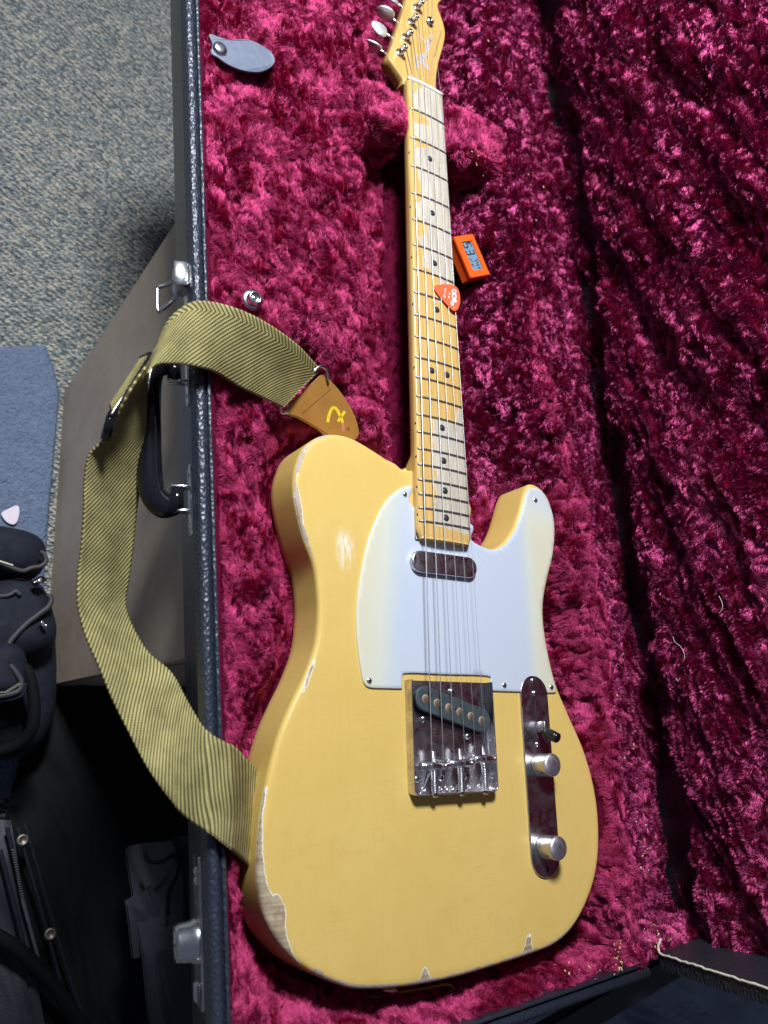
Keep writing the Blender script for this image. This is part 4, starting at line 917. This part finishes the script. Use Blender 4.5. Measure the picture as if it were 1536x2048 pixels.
sec = [(0, 2.4), (.3, 3.2), (.6, 3.3), (.85, 2.6), (1.0, .6), (1.02, -1.5), (.9, -4.), (.6, -5.5), (.2, -6.5)]
V = []; uvb = []
for q, (k, dz) in enumerate(sec):
    for t in np.linspace(0.02, .98, 20):
        p = ba + (bb_ - ba) * t; p2 = la + (lb - la) * t; V.append(p + (p2 - p) * k + np.array([-.2, -.1, 1]) * dz); uvb.append((t * 50, q * 4.5))
mk('webbing_loop', V, gridF(len(sec), 20), M['weave'], strap, uv=uvb)
# front leather end
def lz(u, v): return np.interp(v, [740, 800, 880], [5, -6, -19])
lo = [(642, 749.5), (652, 752), (659, 759), (677, 779), (696, 807), (709, 832), (716, 853), (718, 868), (712, 878), (700, 884), (684, 882), (655, 868), (634, 855), (613, 843), (596, 834), (580, 829), (572, 822), (573, 814.5), (605, 784)]
lo2 = np.array([at(u, v, lz(u, v)) for u, v in lo]); fit = np.linalg.lstsq(np.c_[lo2[:, :2], np.ones(len(lo2))], lo2[:, 2], rcond=None)[0]
O = resample(spline(ccw(lo2[:, :2]), 5, True), 1.6); pz = lambda x, y: fit[0] * x + fit[1] * y + fit[2]
V, F = rings(O, [(0, -2.6), (0, -.3), (.5, 0)], capb=True); V = np.array(V); V[:, 2] += pz(V[:, 0], V[:, 1]); lf = mk('leather_end', V, F, M['leather'], strap, smooth=4)
V, F = rings(O, [(-.12, -2.3), (-.12, -.6)], cap=False); V = np.array(V); V[:, 2] += pz(V[:, 0], V[:, 1]); mk('cut_edge', V, F, M['leatheredge'], lf)
PN = np.array([-fit[0], -fit[1], 1.]); PN /= np.linalg.norm(PN); PP = np.array([0, 0, fit[2]])
def pL(x, y, h):
    q = atp(540 + x / 7.68, 700 + y / 7.68, PP, PN); return q + PN * h
strokes([[(885, 1110), (905, 1000), (950, 900), (990, 888), (1030, 920), (1070, 1000), (1095, 1040)], [(1045, 1100), (1080, 1040), (1110, 1000), (1150, 940)]], 46, pL, .10).build('logo_mark', M['print_yellow'], lf, smooth=False)
strokes([[(1095, 1040), (1110, 1090), (1115, 1120)]], 40, pL, .13).build('logo_mark', M['print_yellow'], lf, smooth=False)
strokes([[(1112, 1110), (1122, 1180), (1130, 1250)]], 40, pL, .10).build('rubbed_logo_mark', M['print_pink'], lf, smooth=False)
strokes([[(1200 + 22 * math.cos(t), 1215 + 22 * math.sin(t)) for t in np.linspace(0, 6.28, 14)], [(1194, 1226), (1196, 1206), (1206, 1208), (1204, 1216), (1208, 1226)]], 5, pL, .1).build('registered_mark', M['print_brown'], lf, smooth=False)
dots = []
for t in np.linspace(0, 1, 25): x, y = 495 + 430 * t, 980 - 370 * t; dots.append([(x, y), (x + 9, y - 12)])
strokes(dots, 11, pL, .1).build('stamped_line', M['print_brown'], lf, smooth=False)
rg = spline([at(648, 756, 4), at(655, 750, 5), at(650, 738, 7), at(642, 733, 8), at(600, 775, 4), at(562, 817, -4), at(563, 824, -6), at(574, 824, -6)], 6)
V, F = tube(spline([at(565, 806, -1), at(560, 817, -3), at(564, 825, -5), at(578, 825, -5)], 6), 1.2, 8); mk('wire_ring', V, F, M['steel'], strap)
rg = spline([at(628, 742, 7), at(640, 733, 8), at(651, 737, 7), at(656, 750, 5), at(657, 760, 3)], 6)
V, F = tube(rg, 1.3, 8); mk('wire_ring', V, F, M['steel'], strap)
# rear leather end curling round the bottom strap button
rl = [(700, 1992, -40, 700, 2002, -60), (780, 2000, -36, 785, 2012, -52), (830, 2001, -30, 835, 2014, -46), (880, 1998, -26, 884, 2009, -42), (905, 1984, -24, 911, 1993, -40), (908, 1972, -24, 915, 1976, -40), (890, 1966, -26, 893, 1966, -42), (850, 1974, -30, 850, 1976, -44), (780, 1984, -34, 780, 1988, -46)]
A_ = spline([at(u, v, z) for u, v, z, *_ in rl], 5); B_ = spline([at(u, v, z) for *_, u, v, z in rl], 5); k = len(A_)
Gq = np.stack([A_, B_], 1); nq = np.cross(np.gradient(A_, axis=0), B_ - A_); nq /= np.linalg.norm(nq, axis=1)[:, None]
V = np.vstack([Gq.reshape(-1, 3), (Gq + nq[:, None] * 2.2).reshape(-1, 3)]); F = gridF(k, 2) + [[i + 2 * k for i in f][::-1] for f in gridF(k, 2)]
for i in range(k - 1):
    for j in (0, 1): a, b = i * 2 + j, i * 2 + 2 + j; F.append([a, b, b + 2 * k, a + 2 * k])
mk('rear_leather_end', V, F, M['leather'], strap)

# ================================================================== SMALL THINGS
# hygrometer
HZt = -18.
hq = [at(908.5, 473, HZt), at(946, 467, HZt), at(980, 548, HZt), at(943.5, 557, HZt)]
hc = sum(hq) / 4; ey = (hq[0] + hq[1]) / 2 - (hq[2] + hq[3]) / 2; ey /= np.linalg.norm(ey); ex = (hq[1] + hq[2]) / 2 - (hq[0] + hq[3]) / 2; ex -= ey * (ex @ ey); ex /= np.linalg.norm(ex); ez = np.cross(ex, ey)
HWd = np.linalg.norm((hq[1] + hq[2]) / 2 - (hq[0] + hq[3]) / 2); HLn = np.linalg.norm((hq[0] + hq[1]) / 2 - (hq[2] + hq[3]) / 2); print('hygro', HWd, HLn)
hy = empty('hygrometer', hc - ez * 15); tag(hy, 'orange digital hygrometer with small grey screen lying beside the guitar neck', 'hygrometer')
def hp_(x, y, z): return hc + ex * x + ey * y + ez * z
fr_o = rrect(-HWd / 2, -HLn / 2, HWd / 2, HLn / 2, 1.4, 4); sx0, sx1, sy0, sy1 = -HWd / 2 + 7.0, HWd / 2 - 6.2, -HLn / 2 + 7.2, HLn / 2 - 7.0
fr_i = rrect(sx0, sy0, sx1, sy1, .6, 4); k = len(fr_o)
V = [hp_(x, y, z) for i_, z in ((1.6, -15.5), (1.2, -14.8), (1.0, -3.2), (0, -3), (0, -.8), (.6, 0)) for x, y in offset(fr_o, i_)] + [hp_(x, y, z) for z in (0, -1.4) for x, y in fr_i]
F = []
for a in range(7):
    for j in range(k): F.append([a * k + j, a * k + (j + 1) % k, (a + 1) * k + (j + 1) % k, (a + 1) * k + j])
F.append(list(range(k))[::-1]); mk('housing', V, F, M['orange'], hy, smooth=False)
sw_, sh_ = (sx1 - sx0), (sy1 - sy0); V, F = boxm(((sx0 + sx1) / 2, (sy0 + sy1) / 2, -1.6), (sw_ + .4, sh_ + .4, .6)); V = np.array([hp_(*p) for p in V]); scn = mk('screen', V, F, M['lcd'], hy, smooth=False)
SEG = {'5': 'afgcd', '3': 'abgcd', '7': 'abc', '4': 'fgbc', '2': 'abged', '%': '', 'F': 'afge'}
def digit(ch, ox, oy, w_, h_):            # text runs down the screen: local x -> -ey, local y -> ex
    s = {'a': [(0, h_), (w_, h_)], 'b': [(w_, h_), (w_, h_ / 2)], 'c': [(w_, h_ / 2), (w_, 0)], 'd': [(0, 0), (w_, 0)], 'e': [(0, 0), (0, h_ / 2)], 'f': [(0, h_), (0, h_ / 2)], 'g': [(0, h_ / 2), (w_, h_ / 2)]}
    return [[(ox + x, oy + y) for x, y in s[c]] for c in SEG[ch]]
pd = lambda x, y, h: hp_(sx0 + y, sy1 - x, -1.28 + h * .3)
strokes(digit('5', 1.6, 2.2, 4.6, sw_ - 4.2) + digit('3', 9.0, 2.2, 4.8, sw_ - 4.2), 1.5, pd).build('large_digits', M['lcddark'], scn, smooth=False)
sm = digit('7', sh_ * .58, sw_ * .55, 3.0, sw_ * .34) + digit('4', sh_ * .58 + 5, sw_ * .55, 3.0, sw_ * .34) + digit('F', sh_ * .60 + 10, sw_ * .62, 2.0, sw_ * .22)
sm += [[(sh_ * .56, sw_ * .12), (sh_ * .56 + 4, sw_ * .38)], [(sh_ * .60, sw_ * .36), (sh_ * .62, sw_ * .36)], [(sh_ * .69, sw_ * .14), (sh_ * .71, sw_ * .14)], [(sh_ * .78, sw_ * .1), (sh_ * .78, sw_ * .36)], [(sh_ * .78, sw_ * .24), (sh_ * .86, sw_ * .24)]]
strokes(sm, .95, pd).build('small_digits', M['lcddark'], scn, smooth=False)
# coral plectrum woven between the strings
def pick_shape(px, z, mat, name, label, thick=.9, tilt=0.):
    O = resample(spline(ccw(np.array([at(u, v, z)[:2] for u, v in px])), 8, True), .9); V, F = rings(O, [(.25, -thick / 2), (0, -thick / 4), (0, thick / 4), (.25, thick / 2)], capb=True); V = np.array(V); c = V.mean(0)
    V[:, 2] += z + tilt * (V[:, 0] - c[0]); o = mk(name, V, F, mat, None, smooth=4, origin=None); tag(o, label, 'guitar pick'); return o
pk = pick_shape([(868, 577), (871, 571), (882, 568.5), (895, 568.5), (907, 571), (915, 578), (919, 590), (919.5, 603), (917, 615), (912, 621.5), (905, 621), (893, 609), (880, 594)], 11.6, M['pick'], 'guitar_pick', 'coral orange guitar pick tucked under the strings on the fingerboard', 1.0, .02)
zp = lambda x, y: (860 + x / 10.777, 450 + y / 10.777)
def pp(x, y, h):
    q = at(*zp(x, y), 12.2); return (q[0], q[1], 12.15 + h + .02 * (q[0] - 14))
loops = [[(530, 1390), (490, 1400), (480, 1450), (520, 1480), (555, 1440), (535, 1395)], [(525, 1490), (485, 1510), (480, 1560), (530, 1570), (560, 1530), (530, 1495)], [(500, 1590), (470, 1640), (455, 1690), (485, 1740)], [(560, 1560), (520, 1620), (500, 1680), (490, 1735)], [(500, 1640), (560, 1665)], [(540, 1600), (570, 1660)]]
strokes(loops, 26, pp).build('lettering', M['white'], pk, smooth=False)
strokes([[(320, 1370), (345, 1385)], [(330, 1400), (325, 1430), (340, 1450)], [(305, 1480), (330, 1485)], [(300, 1510), (325, 1550), (300, 1545)], [(410, 1460), (430, 1480), (405, 1500)], [(400, 1530), (415, 1580)], [(512, 1770), (520, 1790)]], 17, pp).build('lettering', M['white'], pk, smooth=False)
pk2 = pick_shape([(3, 1030), (6, 1023), (18, 1017), (30, 1011.5), (36, 1012), (38.5, 1018), (38, 1030), (33, 1045), (24, 1049), (12, 1043)], -478, M['pearl'], 'guitar_pick', 'pearly white guitar pick lying on the blue-grey mat', 1.0)

# ---- the box that carries the case, mat, bags and clothes on the floor
m_box = simple('brown_leatherette', (.41, .325, .25), .6, var=(14, (.49, .40, .315)), bump=(60, .25, .002))
b0, b1 = at(128, 785, FZ), at(88, 1372, FZ); t0, t1 = np.array([-196., 512, -71]), np.array([-176., 82, -71])
Vb = [b0, b1, b1 + [360, 0, 0], b0 + [360, 0, 0], t0, t1, t1 + [340, 0, 0], t0 + [340, 0, 0]]
bxo = empty('storage_box', (b0 + b1) / 2 + [180, 0, 0]); tag(bxo, 'large brown leatherette box standing on the carpet under the guitar case', 'box')
bm_ = MB(); nu = 24
def quad(a, b, c, d, n=14):
    s = np.linspace(0, 1, n); G = [(a * (1 - i) + b * i) * (1 - j) + (d * (1 - i) + c * i) * j for i in s for j in s]; return np.array(G), gridF(n, n)
for a, b, c, d in ((0, 1, 5, 4), (1, 2, 6, 5), (2, 3, 7, 6), (3, 0, 4, 7), (4, 5, 6, 7)):
    V, F = quad(Vb[a], Vb[b], Vb[c], Vb[d]); bm_.add(V, F)
bm_.build('box_body', m_box, bxo, smooth=False)
V, F = tube(spline([b1 + [-1, -1, 3], (b1 + t1) / 2 + [-1.5, 1, 0], t1 + [0, -1, 0]], 8), 2.0, 8); mk('corner_seam', V, F, simple('brown_welt', (.19, .14, .105), .5), bxo)
m_mat = simple('blue_grey_fleece', (.135, .175, .265), .95, var=(120, (.175, .22, .32)), bump=(260, 1.0, .006), spec=.1)
def slab(name, px, z0, z1, mat, bump_, r=6):
    O = resample(ccw(np.array([at(u, v, z1)[:2] for u, v in px])), 6.); V, F = rings(O, [(0, z0), (0, z1 - r), (r * .4, z1 - r * .3), (r, z1)], cap=False); V = np.array(V); n = len(O); inner = V[-n:, :2]
    x0, y0 = inner.min(0); x1, y1 = inner.max(0); gx, gy = np.meshgrid(np.arange(x0, x1, 7.), np.arange(y0, y1, 7.)); gx = gx.ravel(); gy = gy.ravel(); k = sdf(gx, gy, inner) < -4
    P2 = np.vstack([inner, np.stack([gx[k], gy[k]], 1)]); r_ = delaunay_2d_cdt([Vector(p) for p in P2], [(i, (i + 1) % n) for i in range(n)], [], 1, 1e-4); off_ = len(V); idx = []; ex_ = []
    for i, p in enumerate(r_[0]):
        o = [q for q in r_[3][i] if q < n]
        if o: idx.append(off_ - n + o[0])
        else: idx.append(off_ + len(ex_)); ex_.append((p[0], p[1], z1 + bump_ * float(perlin(p[0] / 30, p[1] / 24, 1.) + .5 * perlin(p[0] / 11, p[1] / 9, 4.))))
    V = np.vstack([V, np.array(ex_)])
    for f in r_[2]: F.append([idx[i] for i in f])
    return mk(name, V, F, mat)
mt = slab('floor_mat', [(-420, 700), (0, 690), (93, 686), (112, 740), (121, 785), (112, 900), (98, 1050), (90, 1180), (88, 1370), (112, 1480), (126, 1560), (122, 1580), (60, 1592), (-20, 1600), (-420, 1640)], FZ + 1, -482, m_mat, 1.6)
tag(mt, 'blue-grey fleecy mat on the carpet beside the brown box', 'mat')
m_navy = simple('navy_nylon', (.008, .010, .018), .75, var=(90, (.013, .015, .026)), bump=(420, .4, .001), spec=.25); m_blk = simple('black_nylon', (.003, .003, .004), .8, bump=(300, .4, .001), spec=.2)
m_pipe = simple('grey_piping', (.034, .032, .038), .6); m_zip = mat_metal('zip_teeth', (.55, .5, .38), .3, .3)
def pillow(par, name, u, v, ru, rv, rot, z, h, mat, e=.75, seed=0.):
    c = at(u, v, z); s_ = np.linalg.norm(at(u + 10, v, z) - at(u, v, z)) / 10; s2 = np.linalg.norm(at(u, v + 10, z) - at(u, v, z)) / 10; nu, nv = 22, 44; V = []
    ax = at(u + 10, v, z) - c; ax /= np.linalg.norm(ax); ay = c - at(u, v + 10, z); ay /= np.linalg.norm(ay)
    f = lambda w, m: math.copysign(abs(w) ** m, w)
    for i in range(nu):
        th = -math.pi / 2 + math.pi * i / (nu - 1)
        for j in range(nv):
            p = 2 * math.pi * j / nv; x = f(math.cos(th), e) * f(math.cos(p), e) * ru * s_; y = f(math.cos(th), e) * f(math.sin(p), e) * rv * s2; zz = f(math.sin(th), e) * h
            x, y = x * math.cos(rot) - y * math.sin(rot), x * math.sin(rot) + y * math.cos(rot)
            q = c + ax * x + ay * y + np.array([0, 0, zz]); q += np.array([0, 0, 1.]) * 4 * float(perlin(q[0] / 30, q[1] / 30, seed)); V.append(q)
    return mk(name, V, gridF(nu, nv, False, True, flip=True), mat, par)
bp_ = empty('backpack', at(20, 1280, FZ)); tag(bp_, 'dark navy backpack with grey piped zip pockets standing on the blue-grey mat', 'backpack')
pillow(bp_, 'main_body', -40, 1330, 150, 190, .0, -450, 60, m_navy, .6, 1.); pillow(bp_, 'top_pocket', -10, 1112, 100, 52, -.12, -400, 46, m_navy, .7, 2.)
pillow(bp_, 'middle_pocket', 0, 1250, 106, 84, .25, -395, 44, m_navy, .62, 3.); pillow(bp_, 'lower_pocket', -35, 1345, 88, 62, .05, -372, 40, m_navy, .65, 4.); pillow(bp_, 'bottom_panel', -30, 1440, 84, 84, .1, -425, 46, m_blk, .7, 5.)
def ptube(par, name, px, z, r, mat, seg=8):
    zz = z if hasattr(z, '__len__') else [z] * len(px); V, F = tube(spline([at(u, v, q) for (u, v), q in zip(px, zz)], 6), r, seg); return mk(name, V, F, mat, par)
ptube(bp_, 'piping', [(-30, 1122), (0, 1126), (20, 1134), (45, 1142), (62, 1136), (82, 1132), (92, 1122), (88, 1108), (80, 1104)], -352, 2.6, m_pipe); ptube(bp_, 'piping', [(-20, 1192), (8, 1192), (22, 1188), (32, 1182), (40, 1190)], -352, 2.4, m_pipe)
ptube(bp_, 'piping', [(18, 1290), (22, 1280), (50, 1250), (78, 1228), (96, 1214), (102, 1200), (98, 1190)], -348, 3.0, m_pipe); ptube(bp_, 'piping', [(20, 1330), (32, 1345), (42, 1362), (40, 1378), (28, 1386), (0, 1392), (-30, 1394)], -334, 3.0, m_pipe)
ptube(bp_, 'piping', [(-30, 1402), (5, 1400), (35, 1394), (46, 1384), (50, 1366)], -338, 2.4, m_navy)
zt_ = MB()
for t in np.linspace(0, 1, 26):
    u, v = np.interp(t, [0, .4, 1], [-20, 12, 38]), np.interp(t, [0, .4, 1], [1386, 1384, 1368]); zt_.add(*boxm(at(u, v, -331), (2.2, 1.2, 1.2)))
for t in np.linspace(0, 1, 18):
    zt_.add(*boxm(at(-16 + 40 * t, 1117 + 13 * t, -349), (1.6, 1.2, 1.2)))
z_ = zt_.build('zip_teeth', m_zip, bp_, smooth=False); z_['kind'] = 'stuff'
ptube(bp_, 'carry_loop', [(42, 1330), (58, 1350), (68, 1400), (66, 1450), (48, 1480), (20, 1496), (-20, 1505)], [-350, -345, -345, -350, -360, -370, -380], [6] * 37, m_blk)
ptube(bp_, 'zip_puller', [(66, 1168), (76, 1162), (84, 1158), (88, 1164)], -346, 3.4, M['blackplastic']); V, F = boxm(at(79, 1162, -340), (5, 5, 2.5), bev=1); mk('puller_tip', V, F, M['steel'], bp_)
ptube(bp_, 'zip_puller', [(82, 1243), (88, 1252), (92, 1250)], -346, 2.0, M['steel'])
# cloth sheets
def cloth(name, px, zc, mat, amp_, par=None, nu=90, nv=90, seed=0., dirn=(1, .3), thick=3.):
    A, B, C_, D = [at(u, v, z) for (u, v), z in zip(px, zc)]; s = np.linspace(0, 1, nu)[:, None, None]; t = np.linspace(0, 1, nv)[None, :, None]
    P = (A * (1 - s) + B * s) * (1 - t) + (D * (1 - s) + C_ * s) * t; X, Y = P[..., 0], P[..., 1]; q = X * dirn[0] + Y * dirn[1]; r_ = -X * dirn[1] + Y * dirn[0]
    hgt = 1 - np.abs(perlin(q / 34 + .25 * perlin(r_ / 60, q / 60, 3.), r_ / 190, seed)) * 2.2; P = P.copy(); P[..., 2] += amp_ * (hgt + .5 * perlin(X / 70, Y / 70, seed + 4)) + amp_ * .2 * perlin(q / 11, r_ / 50, seed)
    V = np.vstack([P.reshape(-1, 3), P.reshape(-1, 3) - [0, 0, thick]]); k = nu * nv; F = gridF(nu, nv) + [[i + k for i in f][::-1] for f in gridF(nu, nv)]
    return mk(name, V, F, mat, par), P
gb = empty('garment_bag', at(150, 1850, FZ)); tag(gb, 'black zipped garment bag with brass snaps lying on the floor below the mat', 'garment bag')
cloth('front_panel', [(70, 1400), (480, 1270), (500, 2200), (-150, 2250)], [-478, -440, -440, -440], m_blk, 7, gb, seed=2., dirn=(1, .35))  # near-black upper part carried on over the floor by the box as painted shade
cloth('side_panel', [(-150, 1640), (20, 1640), (110, 2180), (-150, 2200)], [-440, -436, -420, -420], simple('charcoal_nylon', (.016, .018, .026), .55, bump=(420, .4, .001)), 6, gb, 60, 60, seed=6., dirn=(1, .35))
for i, (px, z, r) in enumerate([([(14, 1655), (24, 1700), (40, 1770), (60, 1850), (82, 1945)], -418, 2.2), ([(0, 1700), (20, 1780), (40, 1860), (60, 1960)], -416, 2.4), ([(35, 1655), (60, 1740), (85, 1830), (120, 1960), (150, 2050)], -424, 2.0), ([(50, 1650), (76, 1740), (102, 1830), (140, 1960), (175, 2050)], -426, 1.6), ([(-10, 1870), (30, 1895), (70, 1930), (110, 1975), (170, 2060)], -405, 7.)]):
    ptube(gb, 'seam' if i < 4 else 'web_strap', px, z, r, m_navy if i != 4 else m_blk)
zt_ = MB()
for t in np.linspace(0, 1, 70): u, v = np.interp(t, [0, .3, 1], [26, 45, 84]), np.interp(t, [0, .3, 1], [1700, 1800, 1945]); zt_.add(*boxm(at(u, v, -414), (3.0, 1.1, 1.2)))
z_ = zt_.build('zip_teeth', mat_metal('dull_zip', (.22, .22, .25), .35, .3), gb, smooth=False); z_['kind'] = 'stuff'
for u, v in ((45, 1680), (100, 1868)):
    V, F = lathe([(6.2, 0), (5.8, 1.8), (3.6, 2.6), (3.2, 1.6), (.01, 1.6)], 20, at(u, v, -422)); mk('snap', V, F, mat_metal('brass_snap', (.30, .26, .20), .35, .6), gb)
m_jk = simple('grey_black_jacket_cloth', (.024, .024, .034), .85, var=(40, (.034, .034, .046)), bump=(500, .4, .001))
jk = empty('jacket', at(330, 1880, -420)); tag(jk, 'crumpled dark grey jacket heaped on the floor beside the lock of the case', 'jacket')
cloth('sleeve', [(252, 1700), (400, 1660), (440, 2120), (300, 2120)], [-330, -300, -290, -310], m_jk, 22, jk, seed=11., dirn=(1, .22), thick=6)
cloth('jacket_flap', [(246, 1800), (300, 1770), (330, 1900), (262, 1915)], [-325, -318, -318, -325], m_jk, 14, jk, 40, 40, seed=15., dirn=(1, .6), thick=6)
ptube(jk, 'drawcord', [(290, 1700), (292, 1716), (305, 1724), (325, 1722), (345, 1712), (372, 1702)], -282, 2.0, m_blk); ptube(jk, 'drawcord', [(352, 1712), (358, 1730), (352, 1755), (338, 1785), (336, 1830)], -284, 2.0, m_blk)
# grey-blue sheet beyond the lower end of the case and the dark leg at the hinge corner
m_sheet = simple('blue_grey_satin', (.11, .13, .20), .42, var=(8, (.14, .16, .24)), bump=(30, .3, .004), spec=.6)
o, P = cloth('bed_sheet', [(560, 1990), (1900, 1800), (2100, 2700), (500, 2700)], [-330, -330, -330, -330], m_sheet, 14, None, 90, 120, seed=21., dirn=(.45, 1)); tag(o, 'smooth grey-blue sheet spread below the lower end of the case', 'sheet')
a, b = at(1302, 1952, -30), at(1085, 2078, -60); dd = (b - a) / np.linalg.norm(b - a); n1, n2 = frame(dd)
V, F = boxm((a + b) / 2, (np.linalg.norm(b - a) + 60, 24, 14), np.stack([dd, np.cross([0, 0, 1], dd), np.cross(dd, np.cross([0, 0, 1], dd))], 1), 2); o = mk('stand_leg', V, F, M['handle'], None, smooth=False); tag(o, 'flat black metal leg running out below the hinge corner of the case', 'leg')
# crumbs and lint caught in the plush
cr = MB()
def lin_z(x, y): return float(QB[min(max(int((x + 200) / 1.7), 0), len(xs) - 1), min(max(int((y + 184) / 2.1), 0), len(ysg) - 1), 2])
for (u0, v0, u1, v1, n_, sp_) in ((1234, 1878, 1240, 1945, 30, 4), (1225, 1000, 1262, 1560, 16, 14), (1275, 1640, 1285, 1760, 12, 8), (1290, 1830, 1330, 1900, 22, 14), (900, 200, 1010, 420, 16, 60), (1030, 60, 1100, 480, 20, 30), (1100, 1930, 1250, 1960, 14, 12)):
    for k in range(n_):
        t = random.random(); u, v = u0 + (u1 - u0) * t + random.gauss(0, sp_), v0 + (v1 - v0) * t + random.gauss(0, sp_ * .5)
        p = at(u, v, 10.)
        for _ in range(4): xc_, yc_ = w2c(p[0], p[1]); p = at(u, v, lin_z(xc_, yc_) + 8)
        a_ = random.random() * 3; R_ = np.array([[math.cos(a_), -math.sin(a_), 0], [math.sin(a_), math.cos(a_), 0], [0, 0, 1]]); s_ = random.uniform(.6, 1.3); cr.add(*boxm(p, (s_ * random.uniform(1, 2.2), s_, s_ * .7), R_, .2))
o = cr.build('crumbs', simple('straw_crumbs', (.62, .48, .22), .6), None, smooth=False); tag(o, 'tiny straw-coloured crumbs scattered in the crimson plush', 'crumbs', kind='stuff')
lint = MB()
LP = c2w(np.array([lidx(60) - 14, 0, 60])); LN = c2w(np.array([-1, 0, -.19]))
for px in ([(1346, 1274), (1350, 1284), (1360, 1292), (1367, 1303), (1369, 1316), (1365, 1324)], [(1438, 1192), (1445, 1208), (1443, 1220), (1437, 1228)], [(1352, 1356), (1356, 1362), (1360, 1356)]):
    lint.add(*tube(spline([atp(u, v, LP, LN) for u, v in px], 5), .2, 5))
o = lint.build('lint_threads', simple('white_lint', (.7, .66, .66), .8), None); tag(o, 'fine white lint threads clinging to the open lid lining', 'lint', kind='stuff')
